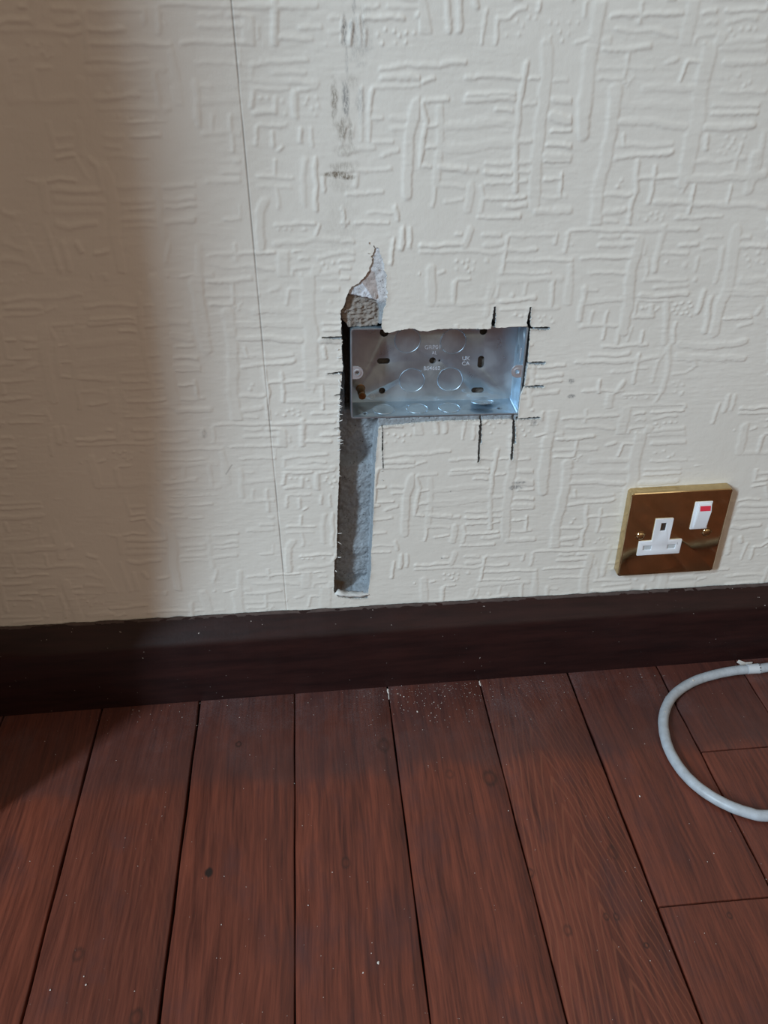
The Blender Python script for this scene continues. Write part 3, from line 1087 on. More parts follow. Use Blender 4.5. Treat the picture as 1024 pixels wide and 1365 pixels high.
def sample(A, X, Z):
    fx = (X - TX0) / TD; fz = (Z - TZ0) / TD
    ok = (fx >= 0) & (fz >= 0) & (fx < A.shape[0] - 1.01) & (fz < A.shape[1] - 1.01)
    fx = np.where(ok, fx, 0); fz = np.where(ok, fz, 0)
    ix = fx.astype(np.int64); iz = fz.astype(np.int64); ax = fx - ix; az = fz - iz
    v = (A[ix, iz] * (1 - ax) + A[ix + 1, iz] * ax) * (1 - az) + (A[ix, iz + 1] * (1 - ax) + A[ix + 1, iz + 1] * ax) * az
    return np.where(ok, v, 0)

PX, PZ = 257.0, 271.0
SHIFTS = [(0, 0), (0, PZ), (0, -PZ), (PX, -PZ / 2), (PX, PZ / 2), (-PX, PZ / 2), (-PX, -PZ / 2), (-2 * PX, 0), (2 * PX, 0),
          (-2 * PX, PZ), (-2 * PX, -PZ), (PX, 1.5 * PZ), (-PX, 1.5 * PZ), (PX, -1.5 * PZ), (-PX, -1.5 * PZ), (0, 2 * PZ), (2 * PX, PZ), (2 * PX, -PZ), (-3 * PX, PZ / 2), (-3 * PX, -PZ / 2), (3 * PX, PZ / 2), (3 * PX, -PZ / 2), (3 * PX, 1.5 * PZ), (2 * PX, 2 * PZ), (-2 * PX, 2 * PZ), (PX, 2.5 * PZ), (-PX, 2.5 * PZ)]

def paper_height(X, Z):
    acc = np.zeros(X.shape); H = np.zeros(X.shape)
    for dx, dz in SHIFTS:
        w = sample(wgt, X - dx, Z - dz) * (1 - acc)
        if w.max() <= 0: continue
        H += w * sample(relief, X - dx, Z - dz); acc += w
    return H

SEAM.sort(key=lambda p: -p[1])
def seam_x(z):
    zs = np.array([p[1] for p in SEAM][::-1]); xs = np.array([p[0] for p in SEAM][::-1])
    return np.interp(z, zs, xs)

def axis(a, b, step, parts):
    """1-D grid; parts = (from, to, finer step)"""
    out = [a]
    while out[-1] < b:
        s = step
        for p0, p1, ps in parts:
            if p0 <= out[-1] < p1: s = ps
        out.append(out[-1] + s)
    return np.array(out)

WX = axis(-380, 940, 0.85, [(-380, -230, 1.5), (55, 62, .4), (97, 268, .5), (540, 940, 1.5)])
WZ = axis(70, 860, 0.85, [(88, 352, .5), (580, 860, 1.5)])
X, Z = np.meshgrid(WX, WZ, indexing='ij')
nx, nz = X.shape
H = paper_height(X, Z)
S = hole_sdf(X, Z)
# wallpaper front surface (towards the room is -y)
left_roll = X < 58.0
H = np.where(left_roll, H * .75, H)                       # flatter, more thickly painted drop
soft = sstep(1 - np.hypot((X - 112) / 22, (Z - 480) / 60))  # filler smeared over the old chase line above the box
H = H * (1 - .55 * soft)
worn = .85 + .32 * vnoise(X, Z, 26, 35)
Y = -0.66 * H * worn - 0.075 * fbm(X, Z * 4.5, 9, 36) * sstep(vnoise(X, Z, 30, 37) + .8) - 0.25 * vnoise(X, Z, 60, 31) - 0.30 * vnoise(X, Z, 140, 32) - 0.05 * fbm(X, Z, 5, 33)
seam_d = np.abs(X - (seam_x(Z) * 0 + 58.0))
sm = sstep((0.75 - seam_d) / .75)
Y += 0.35 * sm
# lifted, puffed paper round the hole
near = np.exp(-np.clip(S, 0, 50) / 2.2) * (S > -1)
Y += -0.55 * near * (0.6 + 0.6 * vnoise(X, Z, 7, 41))
dirt = np.zeros(X.shape + (4,), np.float32); dirt[..., 3] = 1
for sx_, sz_, sw, sh, st, kind in STAINS:
    d = np.hypot((X - sx_) / max(sw, .4), (Z - sz_) / max(sh, .4)) + .35 * vnoise(X, Z, 3, 51)
    v = st * sstep((1.25 - d) / .8)
    dirt[..., kind] = np.maximum(dirt[..., kind], v)
vis = sstep((.45 + vnoise(X * 0, Z, 22, 52)) * 2) * .6 + .4
dirt[..., 2] = sm * .75 * vis * sstep((Z - 100) / 8)
hl = np.full(X.shape, 9.0)
mm_ = (X > 20) & (X < 60) & (Z > 140) & (Z < 240)
v = np.full(mm_.sum(), 9.0)
for a, b2 in zip(HAIRLINE, HAIRLINE[1:]): v = np.minimum(v, seg_dist(X[mm_], Z[mm_], *a, *b2)[0])
hl[mm_] = v
dirt[..., 2] = np.maximum(dirt[..., 2], .55 * sstep((.7 - hl) / .6))
# grubby rim round the holes
rim = np.exp(-np.clip(S, 0, 50) / .5) * (S > -.8) * .30 * sstep((vnoise(X, Z, 5, 55) + .5))
dirt[..., 0] = np.maximum(dirt[..., 0], rim)
slit_d = np.full(X.shape, 50.0)
mm_ = (X > 85) & (X < 285) & (Z > 200) & (Z < 365)
for ax, az, bx, bz, w in SLITS:
    d, t = seg_dist(X[mm_], Z[mm_], ax, az, bx, bz)
    slit_d[mm_] = np.minimum(slit_d[mm_], d - w * .5)
dirt[..., 0] = np.maximum(dirt[..., 0], .45 * np.exp(-np.clip(slit_d, 0, 50) / .7) * (slit_d < 8))

verts = np.stack([X.ravel() / 1000, Y.ravel() / 1000, Z.ravel() / 1000], 1)
vid = np.arange(nx * nz).reshape(nx, nz)
s00, s10, s11, s01 = S[:-1, :-1] > 0, S[1:, :-1] > 0, S[1:, 1:] > 0, S[:-1, 1:] > 0
cnt = s00.astype(int) + s10 + s11 + s01
full = cnt == 4
quads = np.stack([vid[:-1, :-1][full], vid[1:, :-1][full], vid[1:, 1:][full], vid[:-1, 1:][full]], 1)
extra_v = []; extra_d = []; edge_cache = {}
D4 = dirt.reshape(-1, 4)
SF = S.ravel()
def crossing(a, b):
    k = (a, b) if a < b else (b, a)
    if k not in edge_cache:
        t = SF[a] / (SF[a] - SF[b])
        t = min(max(t, .02), .98)
        extra_v.append(verts[a] * (1 - t) + verts[b] * t); extra_d.append(D4[a] * (1 - t) + D4[b] * t)
        edge_cache[k] = nx * nz + len(extra_v) - 1
    return edge_cache[k]
polys = []; rims = []
for i, j in zip(*np.nonzero((cnt > 0) & (cnt < 4))):
    q = [vid[i, j], vid[i + 1, j], vid[i + 1, j + 1], vid[i, j + 1]]
    out = []; cr = []
    for a, b2 in zip(q, q[1:] + q[:1]):
        if SF[a] > 0: out.append(int(a))
        if (SF[a] > 0) != (SF[b2] > 0):
            c_ = crossing(int(a), int(b2)); out.append(c_); cr.append((c_, SF[a] > 0))
    polys.append(out)
    for m_, (c_, leaving) in enumerate(cr):
        if leaving: rims.append((c_, cr[(m_ + 1) % len(cr)][0]))
allv = np.vstack([verts, np.array(extra_v)]); alld = np.vstack([D4, np.array(extra_d)])
base_n = len(allv); rv = []; rd = []; rim_polys = []
for a, b2 in rims:
    va, vb = allv[a], allv[b2]; k = base_n + len(rv)
    rv += [va, vb, (vb[0], 0.0012, vb[2]), (va[0], 0.0012, va[2])]
    rd += [(.15, 0, 0, 1)] * 4
    rim_polys.append((k, k + 1, k + 2, k + 3))
allv = np.vstack([allv, np.array(rv)]); alld = np.vstack([alld, np.array(rd)])

def big_mesh(name, verts, quads, polys=(), smooth_n=None):
    used = np.zeros(len(verts), bool); used[quads.ravel()] = True
    for p in polys: used[list(p)] = True
    remap = np.cumsum(used) - 1
    vv = verts[used]; qq = remap[quads]
    pl = [remap[list(p)] for p in polys]
    me = bpy.data.meshes.new(name)
    me.vertices.add(len(vv)); me.vertices.foreach_set('co', vv.astype(np.float32).ravel())
    loops = np.concatenate([qq.ravel()] + pl) if len(pl) else qq.ravel()
    sizes = np.concatenate([np.full(len(qq), 4), np.array([len(p) for p in pl], int)]) if len(pl) else np.full(len(qq), 4)
    starts = np.concatenate([[0], np.cumsum(sizes)[:-1]])
    me.loops.add(len(loops)); me.loops.foreach_set('vertex_index', loops.astype(np.int32))
    me.polygons.add(len(sizes)); me.polygons.foreach_set('loop_start', starts.astype(np.int32))
    try: me.polygons.foreach_set('loop_total', sizes.astype(np.int32))
    except Exception: pass
    me.polygons.foreach_set('use_smooth', np.ones(len(sizes), bool))
    me.update(calc_edges=True); me.validate()
    return me, used

def color_attr(me, name, cols):
    a = me.attributes.new(name, 'FLOAT_COLOR', 'POINT')
    a.data.foreach_set('color', np.ascontiguousarray(cols, dtype=np.float32).ravel())

# ------------------------------------------------------------------ wall: plaster body with the chase and the pocket for the box
BOX_C = (185.3, 296.3); BOX_A = math.radians(1.3)
px_ = axis(84, 290, .6, []); pz_ = axis(82, 404, .6, [])
X2, Z2 = np.meshgrid(px_, pz_, indexing='ij')
S2 = hole_sdf(X2, Z2)
dep = 1.25 + .25 * fbm(X2, Z2, 4, 61)
expo = sstep((1.5 - S2) / 1.5)
# pocket
ca, sa = math.cos(BOX_A), math.sin(BOX_A)
lx = (X2 - BOX_C[0]) * ca - (Z2 - BOX_C[1]) * sa; lz = (X2 - BOX_C[0]) * sa + (Z2 - BOX_C[1]) * ca
jag = .55 * vnoise(X2, Z2, 6, 62) + .35 * vnoise(X2, Z2, 1.7, 63)
cxr = np.where(lx > 0, 65 + 1.5 + 1.9 * sstep((lz + 8) / 44), 66.2 + 3)
pk = np.minimum(cxr - np.abs(lx), np.where(lz > 0, 35.8 + 2.5, 35.8 + .5) - np.abs(lz)) + jag
pocket = sstep((pk + .2) / .9)
dep = dep + (31 + .8 * fbm(X2, Z2, 9, 64) - dep) * pocket
# chase: depth follows the gouged mortar, deeper in three scoops
cs = poly_sdf(X2, Z2, CHASE_CUT)
zc = np.array([88, 96, 104, 118, 133, 150, 170, 190, 205, 213, 219, 226, 240, 262, 300, 360])
dc = np.array([15, 17, 16.5, 15, 13.5, 16, 16.5, 14.5, 13.5, 14.5, 21, 20.5, 17, 16.5, 28, 30])
fl = np.interp(Z2, zc, dc) + .8 * fbm(X2, Z2, 11, 65) + .35 * fbm(X2, Z2, 3, 66)
fl = fl + 2.5 * sstep((104 - Z2) / 8) * sstep((X2 - 116) / 8)
ch = sstep((-cs + .15 + .35 * vnoise(X2, Z2, 2.2, 67)) / 1.1)
dep = np.maximum(dep, 1.25 + (fl - 1.25) * ch)
# rough lump of old plaster above the box, left of it a deep slit
LUMP = [(111.5, 357), (117, 359.5), (127, 357.5), (140.5, 353.5), (142.5, 344), (141.5, 334), (131, 332.5), (120, 333), (114.5, 340), (112, 350)]
ls = poly_sdf(X2, Z2, LUMP)
lk = sstep((-ls + .5 * vnoise(X2, Z2, 2, 68)) / 1.3 + .3)
dep = dep * (1 - lk) + (3.4 + 1.1 * fbm(X2 * .7, Z2 * 1.3, 1.7, 69, 4) + .05 * (X2 - 115)) * lk
d_, t_ = seg_dist(X2, Z2, 110.2, 353, 112.5, 330)
dep = np.maximum(dep, 18 * sstep((1.6 - d_) / .8))
# torn skim coat
WHITE = [(112.5, 360), (117, 366.5), (123, 372), (128, 370), (134, 361), (138, 354.5), (127, 357.5), (117, 359.5)]
ws = poly_sdf(X2, Z2, WHITE); wk = sstep((-ws) / .8 + .4)
dep = dep * (1 - wk) + (1.9 + .5 * fbm(X2, Z2, 3, 70)) * wk
for ax, az, bx, bz, w in SLITS:
    d, t = seg_dist(X2, Z2, ax, az, bx, bz)
    rough_cut = (az < 270 and w >= 1.0 and abs(bz - az) > 3)
    dep = np.maximum(dep, 1.3 + (2.6 if rough_cut else 6.5) * sstep((w * (.8 if rough_cut else .9) - d) / .7 + .25))
# gritty exposed plaster
dep = dep + expo * (.25 * fbm(X2, Z2, 1.6, 71))
dep = np.maximum(dep, 1.22)
tone = np.zeros(X2.shape + (4,), np.float32); tone[..., 3] = 1
grey = np.array((0.31, 0.35, 0.385)); skim = np.array((0.66, 0.67, 0.69)); pink = np.array((0.50, 0.44, 0.42)); old = np.array((0.30, 0.265, 0.235)); brown = np.array((0.17, 0.12, 0.085))
col = np.ones(X2.shape + (3,)) * grey
up = sstep((Z2 - 350) / 6)[..., None]; col = col * (1 - up) + skim * up
pn = (sstep((-poly_sdf(X2, Z2, [(124, 372), (131, 377), (139, 374), (142, 355), (135, 353), (131, 362)])) / .8 + .4))[..., None]
col = col * (1 - pn) + pink * pn
col = col * (1 - wk[..., None]) + np.array((0.70, 0.73, 0.78)) * wk[..., None]
col = col * (1 - lk[..., None]) + old * lk[..., None]
side = sstep((dep - 2.0) / 3) * sstep((112 - X2) / 4)
side = (side * sstep((cs + 3.5) / 2.5) * sstep((345 - Z2) / 8))[..., None]
col = col * (1 - side) + brown * side
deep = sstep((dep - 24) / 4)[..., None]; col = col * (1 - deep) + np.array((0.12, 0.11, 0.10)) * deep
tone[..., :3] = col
ymin = 1.25
v2 = np.stack([X2.ravel(), dep.ravel(), Z2.ravel()], 1) / 1000
a2, b2_ = X2.shape
id2 = np.arange(a2 * b2_).reshape(a2, b2_)
q2 = np.stack([id2[:-1, :-1].ravel(), id2[1:, :-1].ravel(), id2[1:, 1:].ravel(), id2[:-1, 1:].ravel()], 1)
# surrounding wall surface and its back
hx0, hx1, hz0, hz1 = px_[0] / 1000, px_[-1] / 1000, pz_[0] / 1000, pz_[-1] / 1000
BX0, BX1, BZ1 = -1.3, 1.9, 2.4
ys = 0.0014
ring_v = [(hx0, ys, hz0), (hx1, ys, hz0), (hx1, ys, hz1), (hx0, ys, hz1), (BX0, ys, 0), (BX1, ys, 0), (BX1, ys, BZ1), (BX0, ys, BZ1),
          (BX0, .11, 0), (BX1, .11, 0), (BX1, .11, BZ1), (BX0, .11, BZ1)]
nb = len(v2)
ring_q = [(4, 5, 1, 0), (5, 6, 2, 1), (6, 7, 3, 2), (7, 4, 0, 3), (8, 11, 10, 9), (4, 8, 9, 5), (5, 9, 10, 6), (6, 10, 11, 7), (7, 11, 8, 4)]
v2 = np.vstack([v2, np.array(ring_v)])
q2 = np.vstack([q2, np.array(ring_q) + nb])
t2 = np.vstack([tone.reshape(-1, 4), np.tile(np.array([.5, .5, .5, 1]), (len(ring_v), 1))])
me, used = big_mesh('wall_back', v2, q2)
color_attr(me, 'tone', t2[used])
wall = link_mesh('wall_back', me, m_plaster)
tag(wall, kind='structure')

me, used = big_mesh('wallpaper', allv, quads, polys + rim_polys)
color_attr(me, 'dirt', alld[used])
paper = link_mesh('wallpaper', me, m_paper, wall)
# plain continuation of the papered wall beyond the detailed area
bm = bmesh.new()
ex0, ex1, ez0, ez1 = WX[0] / 1000, WX[-1] / 1000, WZ[0] / 1000, WZ[-1] / 1000
for x0, x1, z0, z1 in ((BX0, ex0, 0, BZ1), (ex1, BX1, 0, BZ1), (ex0, ex1, ez1, BZ1)):
    vs = [bm.verts.new(p) for p in ((x0, -.0003, z0), (x1, -.0003, z0), (x1, -.0003, z1), (x0, -.0003, z1))]
    bm.faces.new(vs)
from_bm('plain_wallpaper', bm, m_paper, wall)

# small torn curls of paper on the edges of the chase
def flake(bm, cx, cz, ang, ln, wd, lift, curl, y=-.0006, seed=0):
    r = random.Random(seed)
    n = 6; rows = []
    for i in range(n + 1):
        t = i / n
        w = wd * (1 - .75 * t) * (1 + r.uniform(-.2, .2))
        ox = math.cos(ang) * ln * t; oz = math.sin(ang) * ln * t; oy = y - lift * math.sin(t * curl)
        px, pz = -math.sin(ang) * w / 2, math.cos(ang) * w / 2
        rows.append([(cx + ox + px, oy, cz + oz + pz), (cx + ox - px, oy - .0001, cz + oz - pz)])
    th = .0003
    grid = [[bm.verts.new(p) for p in row] + [bm.verts.new((p[0], p[1] + th, p[2])) for p in row[::-1]] for row in rows]
    for a, b in zip(grid, grid[1:]):
        for k in range(4): bm.faces.new((a[k], a[(k + 1) % 4], b[(k + 1) % 4], b[k]))
    bm.faces.new(grid[0]); bm.faces.new(grid[-1])
rnd = random.Random(11)
bm = bmesh.new()
lp = [p for p in BOX_HOLE + CHASE_HOLE if p[0] < 114]
for k in range(34):
    zz = rnd.choice([rnd.uniform(235, 300), rnd.uniform(240, 290), rnd.uniform(110, 320)])
    xx = np.interp(zz, [94, 122, 125, 222, 262, 290, 330], [99.5, 102.5, 104.5, 108.2, 109, 111.5, 110.5])
    flake(bm, (xx - .2) / 1000, zz / 1000, rnd.uniform(-.9, .6), rnd.uniform(.0012, .0045), rnd.uniform(.0004, .0011), rnd.uniform(0, .0012), 2.2, seed=k)
for k in range(16):
    cx_, cz_ = rnd.choice([(143.5, rnd.uniform(205, 252)), (rnd.uniform(128, 143), rnd.uniform(352, 395))])
    flake(bm, cx_ / 1000, cz_ / 1000, rnd.uniform(1, 5), rnd.uniform(.0008, .0022), rnd.uniform(.0004, .0009), rnd.uniform(0, .0008), 2.0, seed=100 + k)
o = from_bm('torn_paper_fibres', bm, m_torn, wall); tag(o, 'pale frayed paper fibres along the cut edge of the channel')
# ragged flap folded over the foot of the chase
bm = bmesh.new()
flap = [(100.5, 95.5), (103.5, 97.2), (106, 96.4), (109, 94.6), (112.5, 94.2), (116, 93.8), (121, 93.2), (126, 92.8), (129.5, 92.6)]
low = [(100.5, 94.6), (103, 93.6), (106.5, 91.0), (108.5, 91.4), (113, 89.0), (117, 90.4), (123, 89.2), (127.5, 90.6), (130.5, 91.0)]
top = [bm.verts.new((x / 1000, .0030 + .0014 * math.sin(i * 2.9), z / 1000 - .0002 - .0005 * math.cos(i * 3.7))) for i, (x, z) in enumerate(flap)]
mid_ = [bm.verts.new(((a[0] + b[0]) / 2000, -.0011 - .0005 * math.cos(i * 2.3), (a[1] * .55 + b[1] * .45) / 1000)) for i, (a, b) in enumerate(zip(flap, low))]
bot = [bm.verts.new((x / 1000, -.0009 - .0004 * math.sin(i * 1.3), z / 1000)) for i, (x, z) in enumerate(low)]
for a, b in ((top, mid_), (mid_, bot)):
    for i in range(len(a) - 1): bm.faces.new((a[i], a[i + 1], b[i + 1], b[i]))
o = from_bm('loose_paper_flap', bm, m_torn, wall, True, 60)
sm_ = o.modifiers.new('s', 'SOLIDIFY'); sm_.thickness = .0005; baked(o)

# ------------------------------------------------------------------ skirting board
bm = bmesh.new()
prof = [(0.0013, 0.0), (-.0215, 0.0), (-.0213, .012), (-.0178, .0600), (-.0166, .0632), (-.0148, .0652), (-.0120, .0682), (-.0035, .0776), (-.0016, .0789), (-.0010, .0787), (.0013, .0780)]
SX0, SX1 = -.80, 1.30
def skew(x, y, z):      # the board is not quite parallel to the wall nor level
    return (x, y * (1.14 - .42 * (min(x, .55) + .2)) if y < 0 else y, z * (1.028 - .085 * (min(x, .55) + .2)))
n = len(prof)
secs = [[bm.verts.new(skew(x, y, z)) for y, z in prof] for x in (SX0, .55, SX1)]
cols, cole = secs[0], secs[-1]
for a, b in zip(secs, secs[1:]):
    for i in range(n): bm.faces.new((a[i], a[(i + 1) % n], b[(i + 1) % n], b[i]))
bm.faces.new(cols); bm.faces.new(cole)
sk = from_bm('baseboard_back', bm, m_skirt, None, True, 30); tag(sk, kind='structure')
# ragged old paint line, coloured dark for the shaded gap between paper and skirting
bm = bmesh.new(); rnd = random.Random(5)
xs = np.arange(-.38, .90, .0018)
up_, dn_ = [], []
for x in xs:
    a = .0787 + .0009 + .0006 * float(vnoise(np.array([x * 1000]), np.array([0.]), 9, 80)[0]) + rnd.uniform(-.00015, .0002)
    b = .0776 + .0008 * float(vnoise(np.array([x * 1000]), np.array([5.]), 6, 81)[0])
    kz = 1.028 - .085 * (min(x, .55) + .2)
    up_.append(bm.verts.new((x, -.0012, a * kz))); dn_.append(bm.verts.new((x, -.0036, b * kz)))
for i in range(len(xs) - 1): bm.faces.new((up_[i], up_[i + 1], dn_[i + 1], dn_[i]))
m_gap = simple('dark_shaded_gap', (0.060, 0.040, 0.035), 0.9, vary=.6, scale=160)
o = from_bm('shaded_gap_line', bm, m_gap, sk, True)
s_ = o.modifiers.new('s', 'SOLIDIFY'); s_.thickness = .0004; baked(o)
# paint chips on the skirting
bm = bmesh.new()
def on_skirting(px, py):
    d = Vector(CAM_FWD) + Vector(CAM_RIGHT) * ((px - 512) / FOCAL_PX) - Vector(CAM_UP) * ((py - 682.5) / FOCAL_PX)
    best = None
    for i in range(1, 9):
        (y0, z0), (y1, z1) = prof[i], prof[i + 1]
        xa = (px - 512) * .00068 + .16; y0, z0 = skew(xa, y0, z0)[1:]; y1, z1 = skew(xa, y1, z1)[1:]
        ny, nz_ = (z1 - z0), -(y1 - y0)
        den = d.y * ny + d.z * nz_
        t = ((y0 - CAM_LOC[1]) * ny + (z0 - CAM_LOC[2]) * nz_) / den
        p_ = Vector(CAM_LOC) + d * t
        if min(z0, z1) - 1e-4 <= p_.z <= max(z0, z1) + 1e-4 and (best is None or t < best[0]):
            nn = Vector((0, ny, nz_)).normalized()
            if nn.y > 0: nn = -nn
            best = (t, p_, nn)
    return best
for px, py, w, h_ in ((287, 873, 4, 1.2), (291, 869, 5, .7), (296, 873, 3, .6), (284, 876, 2, .8), (507, 815, .7, 4.5), (877, 806, .7, 5.5), (365, 865, 6, .5), (380, 870, 6, .5), (482, 821, 1.2, 1.2), (814, 816, 1, 1), (855, 869, 4, .5),
                      (845, 863, 1.2, 1), (440, 828, 1.2, 1), (614, 862, 3, .5), (960, 783, 3, .7), (700, 842, 1, 1), (905, 795, 1.6, .8), (275, 838, .8, .8), (262, 842, .8, .8), (232, 845, .9, .7), (320, 833, .9, .9), (285, 828, .8, .8), (352, 824, .8, .7), (430, 817, .8, 1)):
    hit = on_skirting(px, py)
    if not hit: continue
    _, P, nn = hit
    tz_ = Vector((1, 0, 0)).cross(nn).normalized()
    k = 9; cv = bm.verts.new(P + nn * .00018); ring = []
    for i in range(k):
        a = 2 * math.pi * i / k; q = rnd.uniform(.55, 1.1)
        ring.append(bm.verts.new(P + Vector((1, 0, 0)) * (math.cos(a) * w * q * .0006) + tz_ * (math.sin(a) * h_ * q * .0006) + nn * .00003))
    for i in range(k): bm.faces.new((cv, ring[i], ring[(i + 1) % k]))
m_chip = simple('grey_chipped_paint', (0.30, 0.28, 0.27), 0.9, vary=.3, scale=700)
o = from_bm('paint_chips', bm, m_chip, sk); tag(o, kind='stuff')

# ------------------------------------------------------------------ floor
EDGES = [-.1112, -.0252, .0596, .1439, .2287, .3120, .3969, .4738]
while EDGES[0] > -1.2: EDGES.insert(0, EDGES[0] - .0848)
while EDGES[-1] < 1.8: EDGES.append(EDGES[-1] + .0848)
YF0, YF1 = -2.6, -0.004
JOINTS = {.3120: [-.2516], .3969: [-.1213]}
bm = bmesh.new()
lay = bm.verts.layers.float_color.new('board')
rnd = random.Random(8)
GAPS = {-.1112: .0018, -.0252: .0020, .0596: .0009, .1439: .0012, .2287: .0011, .3120: .0020, .3969: .0015, .4738: .0010}
for x0, x1 in zip(EDGES, EDGES[1:]):
    ys_ = [YF0] + JOINTS.get(round(x0, 4), []) + [YF1]
    for y0, y1 in zip(ys_, ys_[1:]):
        tone_ = rnd.random()
        fig = 0.0; off = (x0 + x1) / 2 + rnd.uniform(-.02, .02)
        if abs(x0 - .2287) < .001: fig, off, tone_ = 1.0, .2535, .15
        if abs(x0 + .1112) < .001: fig, off = .30, -.058
        if abs(x0 - .3120) < .001 and y0 < -.3: fig, off = .3, .365
        if abs(x0 - .3120) < .001 and y1 > -.1: tone_ = .55
        if abs(x0 - .3969) < .001 and y1 > -.1: tone_ = 1.0
        g0 = GAPS.get(round(x0, 4), .0012) / 2; g1 = GAPS.get(round(x1, 4), .0012) / 2
        gy0 = .0007 if y0 != YF0 else 0; gy1 = .0007 if y1 != YF1 else 0
        bv = .0009
        N_ = 60
        yy = np.linspace(y0 + gy0, y1 - gy1, N_) if y1 - y0 > .5 else np.linspace(y0 + gy0, y1 - gy1, 30)
        rows = []
        for t_i, y in enumerate(yy):
            e0 = .00022 * math.sin(y * 70 + x0 * 90) + .00018 * math.sin(y * 210 + x0 * 50); e1 = .00022 * math.sin(y * 62 + x1 * 70) + .00018 * math.sin(y * 190 + x1 * 33)
            dz = -bv if t_i in (0, len(yy) - 1) and len(ys_) > 2 else 0
            a, b = x0 + g0 + e0, x1 - g1 + e1
            sec = [(a, -.018), (a, -bv + dz * .3), (a + bv * .3, -bv * .3 + dz * .5), (a + bv, dz * .6)]
            for t in (.25, .5, .75): sec.append((a + (b - a) * t, dz * .6 + .00025 * math.sin(math.pi * t) * (1 if rnd.random() < 2 else 0)))
            sec += [(b - bv, dz * .6), (b - bv * .3, -bv * .3 + dz * .5), (b, -bv + dz * .3), (b, -.018)]
            row = []
            for x, z in sec:
                v = bm.verts.new((x, y, z - .00025)); v[lay] = (tone_, off, fig, 1); row.append(v)
            rows.append(row)
        for r0, r1 in zip(rows, rows[1:]):
            for i in range(len(r0)): bm.faces.new((r0[i], r0[(i + 1) % len(r0)], r1[(i + 1) % len(r0)], r1[i]))
        bm.faces.new(rows[0]); bm.faces.new(rows[-1])
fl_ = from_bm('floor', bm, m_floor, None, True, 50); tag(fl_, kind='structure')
m_void = simple('black_under_boards', (0.012, 0.009, 0.008), 0.95)  # plain black for the sheet under the boards
bm = bmesh.new()
bmesh.ops.create_cube(bm, size=1, matrix=Matrix.Translation(((EDGES[0] + EDGES[-1]) / 2, (YF0 + .1) / 2, -.023)) @ Matrix.Diagonal((EDGES[-1] - EDGES[0], .1 - YF0, .010, 1)))
from_bm('subfloor', bm, m_void, fl_)
# plaster dust packed into two board gaps at the skirting
bm = bmesh.new()
for gx_, ya, yb, w in ((.1439, -.024, -.036, .0011), (.2287, -.022, -.027, .0011), (.1439, -.0245, -.028, .0014)):
    k = 10
    for i in range(k):
        y = ya + (yb - ya) * i / (k - 1)
        bmesh.ops.create_icosphere(bm, subdivisions=1, radius=w * rnd.uniform(.5, .8), matrix=Matrix.Translation((gx_ + rnd.uniform(-.0003, .0003), y, -.0006)) @ Matrix.Diagonal((.8, 1.3, .8, 1)))
o = from_bm('gap_filler', bm, m_crumb, fl_)

# ------------------------------------------------------------------ galvanised back box
W2, H2, D, T = .1300 / 2, .0716 / 2, .0270, .0011
box = empty('back_box', (BOX_C[0] / 1000, .0012, BOX_C[1] / 1000), (0, BOX_A, 0))
tag(box, 'open galvanised steel double back box sunk into the wall beside the long channel', 'back box')
bm = prism(rrect(W2 * 2, H2 * 2, .0022), D, 0)
shell = from_bm('shell', bm, m_galv, box)
inner = prism(rrect(W2 * 2 - 2 * T, H2 * 2 - 2 * T, .0014), D - T, -.01)
cutters = [inner]
YB0, YB1 = D - T - .002, D + .003
for pts in (circle(.0026, -.0004, -.0008), circle(.0009, .0049, -.0010, 16), slot(.0100, .0046, -.0384, -.0003), slot(.0050, .0100, .0375, -.0028),
            circle(.0034, -.0382, .0226), circle(.0029, .0375, .0221), circle(.0026, -.0392, -.0251), slot(.0100, .0046, .0367, -.0266)):
    cutters.append(prism(pts, YB1, YB0))
for cx_, cy_ in ((-.0534, .0062), (.0517, .0088)):            # small round holes in the bottom wall
    b = lathe([(0, -.01), (.0021, -.01), (.0021, .01), (0, .01)], 20, mat=Matrix.Translation((cx_, cy_, -H2)))
    cutters.append(b)
cutters.append(prism([(W2 - .004, .006), (W2 + .01, .006), (W2 + .01, .0135), (W2 - .004, .0135)], .0200, .0175))
cut(shell, cutters)
bv = shell.modifiers.new('b', 'BEVEL'); bv.width = .00025; bv.segments = 2; bv.limit_method = 'ANGLE'; bv.angle_limit = math.radians(50); baked(shell)
shade_by_angle(shell.data, 30)

def knockout(r, M_, nib=0.6, tilt=0.0):
    """round punched blank: flat disc with a shallow raised ring and a small nib"""
    bm = lathe([(0, .00005), (r - .0006, .00005), (r - .00035, .00030), (r - .0001, .00034), (r + .00015, .00005), (r + .00015, -.0002), (0, -.0002)], 48)
    a = nib
    bmesh.ops.create_cube(bm, size=1, matrix=Matrix.Translation((math.cos(a) * r, math.sin(a) * r, .00030)) @ Matrix.Rotation(a, 4, 'Z') @ Matrix.Diagonal((.0009, .0026, .0006, 1)))
    bmesh.ops.transform(bm, matrix=M_, verts=bm.verts)
    return from_bm('knockout', bm, m_galv, box, True, 30)
yb = D - T
knockout(.0101, Matrix.Translation((-.0203, yb, .0159)) @ FACING, -.75)
knockout(.0101, Matrix.Translation((.0148, yb, .0144)) @ FACING, 3.7)
knockout(.0101, Matrix.Translation((-.0159, yb, -.0170)) @ FACING, .75)
knockout(.0101, Matrix.Translation((.0142, yb, -.0171)) @ FACING, 2.3)
zb = -H2 + T
for cx_, nb_ in ((-.0390, -2.4), (-.0128, 5), (.0125, -1.6)):
    knockout(.0085, Matrix.Translation((cx_, .0125, zb)), nb_)
knockout(.0088, Matrix.Translation((.0392, .0150, zb + .0030)) @ Matrix.Rotation(math.radians(-14), 4, 'X'), -1.2)
